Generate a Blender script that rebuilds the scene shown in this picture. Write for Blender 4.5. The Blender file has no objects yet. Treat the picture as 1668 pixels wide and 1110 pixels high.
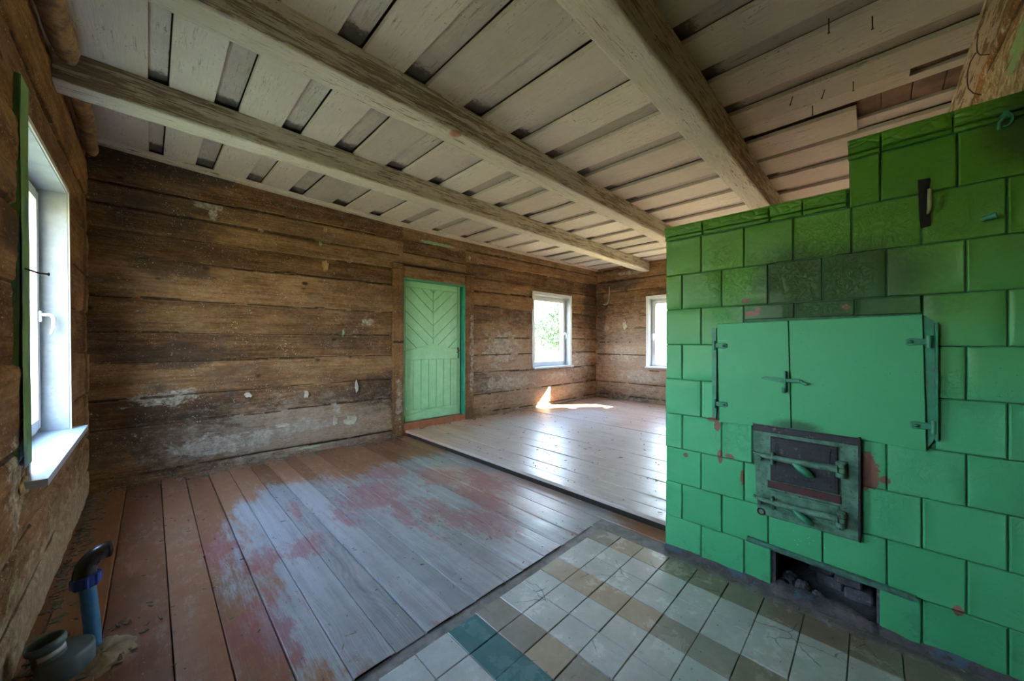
import bpy, math, random
import numpy as np
from mathutils import Vector, Matrix
random.seed(7); rng = np.random.default_rng(11)
C = bpy.context.scene.collection
sc = bpy.context.scene
S = 1.2                      # the layout below is in units of the camera height (1.2 m)

# ------------------------------------------------------------------ camera
FL = 588.0
cam = bpy.data.objects.new('camera', bpy.data.cameras.new('camera')); C.objects.link(cam); sc.camera = cam
cam.data.sensor_width = 36; cam.data.lens = FL/1668*36; cam.data.clip_start = 0.02; cam.data.clip_end = 800
_y, _p, _r = math.radians(45), math.radians(.2), math.radians(.1)
f = Vector((math.sin(_y)*math.cos(_p), math.cos(_y)*math.cos(_p), math.sin(_p)))
r0 = Vector((math.cos(_y), -math.sin(_y), 0)); u0 = r0.cross(f)
rr = r0*math.cos(_r)+u0*math.sin(_r); uu = -r0*math.sin(_r)+u0*math.cos(_r)
M = Matrix((rr, uu, -f)).transposed().to_4x4(); M.translation = Vector((0, 0, S)); cam.matrix_world = M

# ------------------------------------------------------------------ sky, sun, exposure
sc.view_settings.view_transform = 'Standard'; sc.view_settings.look = 'None'
sc.view_settings.gamma = 1; sc.view_settings.exposure = 2.3
sc.cycles.use_denoising = True
sc.cycles.max_bounces = 12; sc.cycles.diffuse_bounces = 8; sc.cycles.glossy_bounces = 5; sc.cycles.transmission_bounces = 8
sc.cycles.transparent_max_bounces = 12; sc.cycles.sample_clamp_indirect = 6; sc.cycles.caustics_reflective = False; sc.cycles.caustics_refractive = False
W = bpy.data.worlds.new('sky'); sc.world = W; W.use_nodes = True
nt = W.node_tree; nt.nodes.clear()
tc = nt.nodes.new('ShaderNodeTexCoord'); sx = nt.nodes.new('ShaderNodeSeparateXYZ'); cr = nt.nodes.new('ShaderNodeValToRGB')
bg = nt.nodes.new('ShaderNodeBackground'); wo = nt.nodes.new('ShaderNodeOutputWorld')
nt.links.new(tc.outputs['Generated'], sx.inputs[0]); nt.links.new(sx.outputs['Z'], cr.inputs[0]); nt.links.new(cr.outputs[0], bg.inputs[0]); nt.links.new(bg.outputs[0], wo.inputs[0])
cr.color_ramp.elements[0].position = 0.0; cr.color_ramp.elements[0].color = (.90, .95, 1.0, 1)
cr.color_ramp.elements[1].position = .75; cr.color_ramp.elements[1].color = (.36, .60, 1.0, 1)
e = cr.color_ramp.elements.new(.22); e.color = (.66, .84, 1.0, 1)
bg.inputs[1].default_value = 6.5
sun = bpy.data.objects.new('sun', bpy.data.lights.new('sun', 'SUN')); C.objects.link(sun)
sun.data.energy = 26; sun.data.angle = math.radians(.6); sun.data.color = (1, .90, .74)
sun.rotation_euler = Vector((-1.22, 1.0, -1.13)).to_track_quat('-Z', 'Y').to_euler()

# ------------------------------------------------------------------ node helper
class N:
    def __init__(s, name):
        s.m = bpy.data.materials.new(name); s.m.use_nodes = True; s.t = s.m.node_tree; s.t.nodes.clear()
        s.b = s.t.nodes.new('ShaderNodeBsdfPrincipled'); s.o = s.t.nodes.new('ShaderNodeOutputMaterial')
        s.t.links.new(s.b.outputs[0], s.o.inputs[0]); s._p = None
    def n(s, k, **kw):
        x = s.t.nodes.new('ShaderNode'+k)
        for a, v in kw.items(): setattr(x, a, v)
        return x
    def l(s, a, b):
        if isinstance(a, (int, float)): b.default_value = a
        elif isinstance(a, tuple):
            b.default_value = (a+(1,)) if (len(a) == 3 and b.type == 'RGBA') else a
        else: s.t.links.new(a, b)
        return s
    def P(s):                                   # place in the room, in layout units
        if s._p is None:
            g = s.n('NewGeometry'); s._p = s.vm('SCALE', g.outputs['Position'], sc=1/S)
        return s._p
    def O(s):
        return s.n('TexCoord').outputs['Object']
    def vm(s, op, a, b=None, sc=None):
        x = s.n('VectorMath', operation=op); s.l(a, x.inputs[0])
        if b is not None: s.l(b, x.inputs[1])
        if sc is not None: s.l(sc, x.inputs['Scale'])
        return x.outputs['Value'] if op in ('LENGTH', 'DOT_PRODUCT', 'DISTANCE') else x.outputs['Vector']
    def ma(s, op, a, b=0.0, c=None, clamp=False):
        x = s.n('Math', operation=op, use_clamp=clamp); s.l(a, x.inputs[0]); s.l(b, x.inputs[1])
        if c is not None: s.l(c, x.inputs[2])
        return x.outputs[0]
    def noise(s, co, scale, det=5, rough=.55, dist=0., out=0):
        x = s.n('TexNoise'); 
        if isinstance(scale, tuple): co = s.vm('MULTIPLY', co, scale); scale = 1.
        s.l(co, x.inputs['Vector']); x.inputs['Scale'].default_value = scale; x.inputs['Detail'].default_value = det
        x.inputs['Roughness'].default_value = rough; x.inputs['Distortion'].default_value = dist
        return x.outputs[out]
    def vor(s, co, scale, feat='F1', rnd=1., out='Distance'):
        x = s.n('TexVoronoi', feature=feat)
        if isinstance(scale, tuple): co = s.vm('MULTIPLY', co, scale); scale = 1.
        s.l(co, x.inputs['Vector']); x.inputs['Scale'].default_value = scale; x.inputs['Randomness'].default_value = rnd
        return x.outputs[out]
    def step(s, v, a, b):                       # smooth 0..1 between a and b
        x = s.n('MapRange', interpolation_type='SMOOTHSTEP'); s.l(v, x.inputs[0]); x.inputs[1].default_value = a; x.inputs[2].default_value = b
        return x.outputs[0]
    def ramp(s, v, stops):
        x = s.n('ValToRGB'); s.l(v, x.inputs[0]); e = x.color_ramp.elements
        while len(e) < len(stops): e.new(.5)
        for i, (p, c) in enumerate(stops): e[i].position = p; e[i].color = (*c, 1)
        return x.outputs[0]
    def mix(s, fac, a, b, mode='MIX'):
        x = s.n('Mix', data_type='RGBA', blend_type=mode); s.l(fac, x.inputs[0]); s.l(a, x.inputs[6]); s.l(b, x.inputs[7])
        return x.outputs[2]
    def attr(s, name):
        x = s.n('Attribute'); x.attribute_name = name; return x.outputs['Fac']
    def sep(s, v):
        x = s.n('SeparateXYZ'); s.l(v, x.inputs[0]); return x.outputs
    def blobs(s, co, spots):                    # spots: (centre, radii); 1 inside, 0 outside, soft
        acc = None
        for c, r in spots:
            d = s.vm('LENGTH', s.vm('DIVIDE', s.vm('SUBTRACT', co, c), r))
            acc = d if acc is None else s.ma('MINIMUM', acc, d)
        return s.ma('SUBTRACT', 1.0, acc)
    def bump(s, h, strength=.3, dist=.01, nrm=None):
        x = s.n('Bump'); s.l(h, x.inputs['Height']); x.inputs['Strength'].default_value = strength; x.inputs['Distance'].default_value = dist
        if nrm is not None: s.l(nrm, x.inputs['Normal'])
        return x.outputs[0]
    def fin(s, col, rough=.7, nrm=None, metal=0., spec=None):
        s.l(col, s.b.inputs['Base Color']); s.l(rough, s.b.inputs['Roughness']); s.l(metal, s.b.inputs['Metallic'])
        if nrm is not None: s.l(nrm, s.b.inputs['Normal'])
        if spec is not None: s.l(spec, s.b.inputs['Specular IOR Level'])
        return s.m

def m_logs(name, ax, plaster=(), dark=(), pink=False, tint=(1, 1, 1), paint=(), dusty=()):
    n = N(name); P = n.P()
    st = (1.3, 26, 26) if ax == 'x' else (26, 1.3, 26)
    g = n.noise(P, st, 9, .62, .35); g2 = n.noise(P, tuple(v*3.2 for v in st), 5, .6)
    big = n.noise(P, (1.5, 1.5, 4.5), 4, .6); mid = n.noise(P, 7., 6, .65)
    tone = n.attr('tone'); seam_dark = n.step(tone, 1.0, 1.6); tone = n.ma('MINIMUM', tone, .6)
    g3 = n.noise(P, tuple(v*9 for v in st), 3, .6); fib = n.noise(P, (30, 30, 60), 7, .75)
    v = n.ma('MULTIPLY_ADD', g, .30, n.ma('MULTIPLY', g2, .18)); v = n.ma('MULTIPLY_ADD', fib, .28, v); v = n.ma('MULTIPLY_ADD', n.noise(P, (2.6, 2.6, 7), 5, .6), .34, v); v = n.ma('MULTIPLY_ADD', tone, .16, n.ma('SUBTRACT', v, .12))
    col = n.ramp(v, [(.30, (.035, .019, .009)), (.41, (.115, .056, .024)), (.50, (.215, .118, .052)), (.58, (.32, .188, .090)), (.68, (.45, .30, .17))])
    col = n.mix(n.step(big, .44, .66), col, n.mix(.5, col, (.085, .058, .042)))            # darker stained stretches
    col = n.mix(n.ma('MULTIPLY', n.step(mid, .5, .72), .4), col, (.24, .19, .14))           # greyed surface
    # knots
    kv = n.vor(P, (3.4, .01, 5.5) if ax == 'x' else (.01, 3.4, 5.5)) ; kn = n.ma('SUBTRACT', 1., n.step(n.ma('ADD', kv, n.ma('MULTIPLY', mid, .07)), .08, .15))
    col = n.mix(n.ma('MULTIPLY', kn, .85), col, (.028, .014, .008))
    sy = (5, 70, 90) if ax == 'x' else (70, 5, 90)
    ck = n.noise(P, sy, 3, .5, .6); ck = n.ma('MULTIPLY', n.step(ck, .62, .72), n.step(big, .36, .54)); col = n.mix(n.ma('MULTIPLY', ck, .55), col, (.03, .016, .009))
    if dark:
        dm = n.step(n.ma('ADD', n.blobs(P, dark), n.ma('MULTIPLY', n.ma('SUBTRACT', mid, .5), 1.6)), .0, .5)
        col = n.mix(n.ma('MULTIPLY', dm, .72), col, (.05, .034, .026))
    if plaster:
        pm = n.ma('ADD', n.blobs(P, plaster), n.ma('MULTIPLY', n.ma('SUBTRACT', n.noise(P, (9, 9, 16), 8, .72), .5), 3.2))
        pf = n.step(pm, .22, .42)
        col = n.mix(n.ma('MULTIPLY', pf, .85), col, n.ramp(n.noise(P, 26., 8, .75), [(.36, (.12, .10, .08)), (.50, (.34, .30, .24)), (.62, (.60, .56, .46))]))
    if paint:
        pt = n.step(n.ma('ADD', n.blobs(P, paint), n.ma('MULTIPLY', n.ma('SUBTRACT', n.noise(P, 38., 5, .7), .5), 1.2)), .2, .34)
        col = n.mix(pt, col, (.25, .42, .24))
    for c_, r_ in dusty:                       # broad pale dust of old limewash
        dm = n.ma('MULTIPLY', n.step(n.ma('ADD', n.blobs(P, [(c_, r_)]), n.ma('MULTIPLY', n.ma('SUBTRACT', n.noise(P, (11, 11, 22), 8, .75), .5), 2.6)), -.1, .8), .62)
        col = n.mix(dm, col, n.mix(fib, (.22, .17, .13), (.56, .47, .38)))
    # pale specks of old whitewash and dust
    zz = n.sep(P)[2]
    lg = n.ma('MULTIPLY', n.step(g3, .60, .68), n.step(n.noise(P, 4., 4, .7), .44, .6)); col = n.mix(n.ma('MULTIPLY', lg, .35), col, (.50, .38, .24))
    Pf = n.vm('MULTIPLY', P, (1, .02, 1) if ax == 'x' else (.02, 1, 1)); sp = n.vor(n.vm('ADD', Pf, n.vm('SCALE', n.noise(P, 40., 3, out=1), sc=.05)), 42.)
    spm = n.ma('MULTIPLY', n.step(n.ma('SUBTRACT', .20, sp), .0, .05), n.step(n.noise(P, 5.5, 4, .7), .50, .62))
    sp2 = n.vor(n.vm('ADD', Pf, n.vm('SCALE', n.noise(P, 30., 2, out=1), sc=.04)), 95.); spm = n.ma('MAXIMUM', spm, n.ma('MULTIPLY', n.step(n.ma('SUBTRACT', .22, sp2), .0, .05), n.step(n.noise(P, 9., 4, .7), .48, .58)))
    fl = n.step(n.noise(P, 52., 7, .8), .60, .65)
    top = n.ma('MULTIPLY', n.step(zz, 1.98, 2.2), n.step(n.noise(P, (3, 3, 12), 4, .7), .40, .56))
    fl = n.ma('MULTIPLY', fl, n.ma('ADD', n.ma('MULTIPLY', n.step(n.noise(P, 3.3, 4, .7), .50, .62), .7), n.ma('MULTIPLY', top, .9)), clamp=True)
    col = n.mix(n.ma('MAXIMUM', n.ma('MULTIPLY', spm, .75), n.ma('MULTIPLY', fl, .8)), col, (.56, .50, .40))
    col = n.mix(n.ma('MULTIPLY', seam_dark, .85), col, n.mix(n.step(fib, .4, .7), (.022, .014, .008), (.10, .065, .03)))
    if tint != (1, 1, 1): col = n.mix(1., col, tint, 'MULTIPLY')
    h = n.ma('ADD', n.ma('MULTIPLY', g, .6), n.ma('ADD', n.ma('MULTIPLY', g2, .35), n.ma('MULTIPLY', mid, .7)))
    return n.fin(col, .82, n.bump(n.ma('ADD', h, n.ma('MULTIPLY', fib, .6)), 1., .02), spec=.15)

def m_whitewash(name, ax, bare=.5, shade_mould=False, warm=(.49, .43, .36)):
    n = N(name); P = n.P()
    st = (2., 34, 34) if ax == 'x' else (34, 2., 34)
    g = n.noise(P, st, 9, .7, .5); mid = n.noise(P, 6., 6, .65); big = n.noise(P, 1.3, 3)
    tone = n.attr('tone')
    col = n.ramp(n.ma('MULTIPLY_ADD', mid, .5, n.ma('MULTIPLY', tone, .5)), [(.2, (.42, .38, .31)), (.5, tuple(v*1.13 for v in warm)), (.85, (.70, .64, .54))])
    fine = n.noise(P, tuple(v*3 for v in st), 4, .6)
    k = n.ma('ADD', n.ma('MULTIPLY', g, .75), n.ma('MULTIPLY', big, .45)); 
    k = n.ma('ADD', k, n.ma('MULTIPLY', n.ma('SUBTRACT', n.noise(P, tuple(v*4 for v in st), 6, .7), .5), .9)); k = n.ma('ADD', k, n.ma('MULTIPLY', n.ma('SUBTRACT', tone, .5), -.26 if bare > .5 else 0.)); wm = n.step(k, .86-bare*.34, .91-bare*.34)
    col = n.mix(n.ma('MULTIPLY', wm, .8), col, n.ramp(fine, [(.3, (.10, .062, .03)), (.7, (.27, .18, .10))]))
    sk = n.ma('MULTIPLY', n.step(n.noise(P, tuple(v*4 for v in st), 7, .8), .54, .62), n.step(mid, .44, .58)); col = n.mix(n.ma('MULTIPLY', sk, .62), col, (.15, .11, .07))
    ck = n.step(n.ma('ABSOLUTE', n.ma('SUBTRACT', g, .5)), .0, .012)
    col = n.mix(n.ma('MULTIPLY', n.ma('SUBTRACT', 1., ck), .35 if bare > .3 else .12), col, (.05, .035, .02))
    dots = n.step(n.vor(n.vm('ADD', P, n.vm('SCALE', n.noise(P, 50., 2, out=1), sc=.03)), 48.), .20, .12); col = n.mix(n.ma('MULTIPLY', dots, n.ma('MULTIPLY', n.step(mid, .5, .6), .6)), col, (.07, .05, .035))
    if name == 'whitewashed_hewn_beam':     # small bare knot with fresh orange wood
        kb = n.step(n.ma('ADD', n.blobs(P, [((1.13, 1.54, 2.085), (.055, .08, .03))]), n.ma('MULTIPLY', n.ma('SUBTRACT', mid, .5), .8)), .1, .4); col = n.mix(n.ma('MULTIPLY', kb, .8), col, (.34, .13, .045))
    if shade_mould:                                # beam shade painted in, mixed with mouldy stain, where recessed boards meet beams
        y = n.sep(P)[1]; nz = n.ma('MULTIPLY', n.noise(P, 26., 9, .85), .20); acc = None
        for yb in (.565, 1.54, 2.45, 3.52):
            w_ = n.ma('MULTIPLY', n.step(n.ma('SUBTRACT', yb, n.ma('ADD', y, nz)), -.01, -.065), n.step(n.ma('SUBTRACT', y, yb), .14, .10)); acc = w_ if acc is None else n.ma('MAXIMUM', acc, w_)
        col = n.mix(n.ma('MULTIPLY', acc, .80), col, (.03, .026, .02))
    return n.fin(col, .85, n.bump(n.ma('ADD', g, n.ma('MULTIPLY', fine, .4)), .55 if bare > .3 else .3, .012), spec=.25)

def m_floor(name, raised=False):
    n = N(name); P = n.P()
    g = n.noise(P, (30, 1.2, 30), 8, .6, .8); fine = n.noise(P, (150, 5, 100), 4, .6); mid = n.noise(P, 9., 6, .65); big = n.noise(P, 1.4, 3)
    tone = n.attr('tone')
    wv = n.n('TexWave', wave_type='BANDS', bands_direction='X'); n.l(n.vm('ADD', n.vm('MULTIPLY', P, (1, .12, 1)), n.vm('SCALE', n.noise(P, (4, .9, 4), 2, out=1), sc=.22)), wv.inputs[0]); wv.inputs['Scale'].default_value = 42
    wood = n.ramp(n.ma('ADD', n.ma('MULTIPLY', g, .62), n.ma('ADD', n.ma('MULTIPLY', wv.outputs[0], .10), n.ma('MULTIPLY_ADD', tone, .18, n.ma('MULTIPLY', n.ma('SUBTRACT', mid, .35), .35)))), [(.25, (.15, .148, .152)), (.5, (.27, .268, .275)), (.8, (.42, .42, .43))])
    paint = n.ramp(n.ma('ADD', n.ma('MULTIPLY', mid, .6), n.ma('MULTIPLY', tone, .35)), [(.22, (.10, .042, .020)), (.50, (.23, .098, .045)), (.80, (.36, .185, .10))])
    dist = n.vm('SCALE', n.vm('SUBTRACT', n.noise(P, (9, 3, 9), 6, .7, out=1), (.5, .5, .5)), sc=.42)
    Q = n.vm('ADD', P, dist)
    if raised:
        grey = n.ramp(n.ma('ADD', n.ma('MULTIPLY', g, .6), n.ma('MULTIPLY', mid, .4)), [(.3, (.38, .33, .31)), (.7, (.62, .55, .51))])
        pinkp = n.mix(.65, paint, (.62, .42, .32))
        wear = n.step(n.ma('ADD', n.blobs(Q, [((2.6, 1.7, 0), (1.6, 1.5, 3)), ((3.2, 2.6, 0), (1.4, .8, 3))]), n.ma('MULTIPLY', n.ma('SUBTRACT', g, .5), .8)), .0, .45)
        col = n.mix(wear, pinkp, grey); rough = n.ma('MULTIPLY_ADD', mid, .35, .16); spec = .5
    else:
        worn = n.blobs(Q, [((.75, 2.05, 0), (.52, .86, 3)), ((1.25, 1.55, 0), (.62, .62, 3)), ((1.45, 2.35, 0), (.62, .50, 3)), ((.55, 1.45, 0), (.30, .40, 3)), ((1.9, 1.9, 0), (.35, .9, 3)), ((1.75, 1.3, 0), (.35, .3, 3)), ((.62, 2.55, 0), (.3, .4, 3)), ((.95, 1.3, 0), (.35, .35, 3)), ((.6, 1.2, 0), (.2, .3, 3))])
        wm = n.step(n.ma('ADD', worn, n.ma('ADD', n.ma('MULTIPLY', n.ma('SUBTRACT', g, .5), .5), n.ma('MULTIPLY', n.ma('SUBTRACT', n.noise(P, (50, 9, 30), 7, .78), .5), 1.1))), -.10, .28)
        red = n.blobs(Q, [((1.02, 2.3, 0), (.24, .30, 3)), ((1.5, 2.3, 0), (.17, .30, 3)), ((.80, 2.12, 0), (.07, .26, 3)), ((.30, 1.5, 0), (.13, .26, 3)), ((.235, 2.25, 0), (.10, .25, 3)), ((1.2, 1.75, 0), (.11, .35, 3)), ((1.33, 1.5, 0), (.13, .25, 3)), ((.56, 1.95, 0), (.10, .14, 3)), ((1.05, 1.95, 0), (.045, .42, 3)), ((1.7, 2.0, 0), (.14, .35, 3)), ((.36, 1.95, 0), (.1, .14, 3)), ((1.28, 2.62, 0), (.2, .17, 3)), ((.62, 2.35, 0), (.05, .25, 3)), ((1.5, 1.75, 0), (.14, .3, 3))])
        rm = n.step(n.ma('ADD', red, n.ma('MULTIPLY', n.ma('SUBTRACT', n.noise(P, (34, 8, 30), 8, .78), .5), 3.2)), .0, .5)
        pk = n.blobs(Q, [((1.75, 1.7, 0), (.36, .62, 3)), ((1.62, 2.1, 0), (.22, .5, 3))])
        wood = n.mix(n.ma('MULTIPLY', n.step(pk, .0, .5), .55), wood, (.52, .33, .26))
        scr = n.ma('MULTIPLY', n.step(n.noise(P, (80, 16, 30), 4, .7), .56, .64), .5)
        wood = n.mix(n.ma('MULTIPLY', scr, n.step(mid, .5, .6)), wood, (.33, .14, .12))
        col = n.mix(wm, paint, wood); col = n.mix(n.ma('MULTIPLY', rm, n.ma('MULTIPLY_ADD', fine, .9, .15), clamp=True), col, (.25, .062, .062))
        rough = n.ma('MULTIPLY_ADD', mid, .35, n.ma('MULTIPLY_ADD', wm, -.06, .24)); spec = .5
    du = n.ma('MULTIPLY', n.step(n.noise(P, (22, 8, 10), 8, .8), .50, .62), n.step(big, .38, .55)); col = n.mix(n.ma('MULTIPLY', du, .32), col, (.42, .36, .31))
    gr = n.step(n.noise(P, 3.1, 6, .7), .52, .68); col = n.mix(n.ma('MULTIPLY', gr, .22), col, (.13, .115, .10))
    chips = n.step(n.vor(n.vm('ADD', n.vm('MULTIPLY', P, (1, .6, 0)), n.vm('SCALE', n.noise(P, 60., 2, out=1), sc=.03)), 30.), .15, .09); col = n.mix(n.ma('MULTIPLY', n.ma('MULTIPLY', chips, n.step(n.noise(P, 8., 3), .5, .6)), .75), col, (.06, .05, .045))
    chips = n.step(n.vor(n.vm('MULTIPLY', n.vm('ADD', P, (3.3, 1.7, 0)), (1, 1, 0)), 47.), .13, .07); col = n.mix(n.ma('MULTIPLY', n.ma('MULTIPLY', chips, n.step(n.noise(P, 6., 3), .52, .6)), .7), col, (.6, .57, .5))
    h = n.ma('ADD', g, n.ma('ADD', n.ma('MULTIPLY', fine, .4), n.ma('MULTIPLY', mid, .9)))
    return n.fin(col, rough, n.bump(h, .28, .008), spec=spec)

def m_tile(name, c, c2):
    n = N(name); P = n.P(); mid = n.noise(P, 7., 7, .7); fine = n.noise(P, 60., 5, .7)
    col = n.mix(n.step(mid, .3, .7), c, c2)
    ck = n.vor(n.vm('ADD', P, n.vm('SCALE', n.noise(P, 12., 3, out=1), sc=.05)), 7., 'DISTANCE_TO_EDGE')
    col = n.mix(n.ma('MULTIPLY', n.ma('MULTIPLY', n.step(ck, .014, .004), n.step(n.noise(P, 3.4, 3), .53, .58)), .6), col, (.04, .035, .03))
    d = n.step(fine, .62, .72); col = n.mix(n.ma('MULTIPLY', n.ma('MULTIPLY', d, n.step(mid, .45, .6)), .55), col, (.10, .085, .06))
    col = n.mix(n.ma('MULTIPLY', n.step(n.noise(P, (40, 6, 1), 4, .7), .6, .7), .22), col, (.16, .13, .09))
    chips = n.step(n.vor(P, 30.), .10, .05); col = n.mix(n.ma('MULTIPLY', chips, .6), col, (.05, .045, .04))
    return n.fin(col, n.ma('MULTIPLY_ADD', mid, .30, .10), n.bump(n.ma('ADD', mid, n.ma('MULTIPLY', fine, .2)), .14, .008), spec=.55)

def m_stove(name, kind='tile'):
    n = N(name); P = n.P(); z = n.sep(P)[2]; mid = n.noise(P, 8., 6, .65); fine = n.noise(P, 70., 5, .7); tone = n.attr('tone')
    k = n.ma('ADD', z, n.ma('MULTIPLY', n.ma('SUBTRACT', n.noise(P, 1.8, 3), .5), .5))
    # warm light painted into the upper rows as a yellower green
    if kind == 'door': col = n.ramp(n.ma('MULTIPLY_ADD', mid, .4, .3), [(.3, (.055, .40, .160)), (.8, (.085, .48, .215))])
    else:
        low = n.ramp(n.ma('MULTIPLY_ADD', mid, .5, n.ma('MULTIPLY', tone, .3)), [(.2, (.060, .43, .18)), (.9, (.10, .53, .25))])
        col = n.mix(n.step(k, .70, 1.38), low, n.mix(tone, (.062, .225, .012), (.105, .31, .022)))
    if kind != 'metal':
        soot = n.blobs(P, [((1.77, .21, .67), (.3, .09, .035))] if kind == 'door' else [((1.77, .21, 1.24), (.3, .17, .17)), ((1.77, .04, 1.22), (.3, .22, .17)), ((1.77, .12, 1.13), (.3, .34, .10)), ((1.77, -.33, 1.62), (.3, .12, .13)), ((1.77, .21, .69), (.3, .10, .06))])
        so = n.step(n.ma('ADD', soot, n.ma('MULTIPLY', n.ma('SUBTRACT', fine, .5), .5)), -.15, .55); col = n.mix(n.ma('MULTIPLY', so, .70), col, (.018, .026, .012))
        chip = n.blobs(P, [((1.77, .357, 1.118), (.3, .035, .014)), ((1.77, .335, 1.135), (.3, .014, .012)), ((1.77, .33+.05, 1.175), (.3, .015, .01)), ((1.77, .07, 1.128), (.3, .015, .01)), ((1.77, .014, .565), (.3, .030, .050)), ((1.77, .014, .53), (.3, .030, .050)), ((1.77, .505, .655), (.3, .030, .012)), ((1.77, .487, .63), (.3, .014, .028)), ((1.77, .475, .50), (.3, .012, .035)), ((1.77, -.03, .53), (.3, .016, .014)), ((1.77, .39, .43), (.3, .01, .03)), ((1.77, .62, .47), (.3, .012, .01)), ((1.77, -.185, .17), (.3, .012, .018)), ((1.77, .44, .505), (.3, .02, .012))])
        cm = n.step(n.ma('ADD', chip, n.ma('MULTIPLY', n.ma('SUBTRACT', n.noise(P, 38., 6, .75), .5), 1.9)), .08, .16); col = n.mix(cm, col, n.mix(mid, (.20, .075, .045), (.28, .15, .11)))
        sp = n.step(n.vor(P, 60.), .12, .05); sm = n.ma('MULTIPLY', sp, n.step(n.noise(P, 4., 4, .7), .50, .6)); col = n.mix(n.ma('MULTIPLY', sm, .7), col, (.02, .07, .04))
        wd = n.blobs(P, [((1.77, .18, .24), (.3, .12, .10))]); ws = n.ma('MULTIPLY', n.step(n.vor(P, 75.), .16, .08), n.step(wd, .0, .6)); col = n.mix(n.ma('MULTIPLY', ws, .8), col, (.5, .62, .55))
        lowd = n.ma('MULTIPLY', n.step(n.noise(P, 14., 5, .7), .52, .66), n.step(z, .25, .0)); col = n.mix(n.ma('MULTIPLY', lowd, .5), col, (.05, .16, .13))
    h = n.ma('ADD', n.ma('MULTIPLY', mid, .6), n.ma('MULTIPLY', n.noise(P, 26., 4, .6), .35))
    if kind == 'tile':
        wr = n.step(n.noise(P, (30, 30, 22), 6, .75, 1.2), .42, .62); h = n.ma('ADD', h, n.ma('MULTIPLY', n.ma('MULTIPLY', wr, n.step(n.noise(P, 2.6, 3), .46, .64)), .45))
    if kind == 'relief':
        h = n.ma('ADD', h, n.ma('MULTIPLY', n.step(n.vor(n.vm('MULTIPLY', P, (1, 1, 1.6)), 26., 'DISTANCE_TO_EDGE'), .0, .25), .5))
    return n.fin(col, n.ma('MULTIPLY_ADD', mid, .22, .34 if kind != 'door' else .42), n.bump(h, .5 if kind != 'door' else .18, .012), spec=.5)

def m_simple(name, c, c2=None, rough=.5, sc_=20., bump=.1, metal=0., spots=None, spec=None):
    n = N(name); P = n.O(); m = n.noise(P, sc_, 6, .65); c2 = c2 or tuple(v*.75 for v in c)
    col = n.mix(n.step(m, .35, .65), c2, c)
    if spots: col = n.mix(n.ma('MULTIPLY', n.step(n.noise(P, sc_*3.1, 5, .7), .58, .66), .85), col, spots)
    return n.fin(col, n.ma('MULTIPLY_ADD', m, .2, rough-.1), n.bump(m, bump, .006), metal=metal, spec=spec)

# ------------------------------------------------------------------ mesh helpers
def vn(x, y, seed=0):
    t = np.random.default_rng(seed).random((257, 257)); xi = np.floor(x).astype(int); yi = np.floor(y).astype(int)
    fx = x-xi; fy = y-yi; fx = fx*fx*(3-2*fx); fy = fy*fy*(3-2*fy); g = lambda a, b: t[a % 256, b % 256]
    return (g(xi, yi)*(1-fx)+g(xi+1, yi)*fx)*(1-fy)+(g(xi, yi+1)*(1-fx)+g(xi+1, yi+1)*fx)*fy
def fbm(x, y, o=4, seed=0):
    a = .5; r = 0; s = 0
    for i in range(o): r = r+a*vn(x*2**i+17*i, y*2**i+31*i, seed+i); s += a; a *= .5
    return r/s-.5

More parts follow.
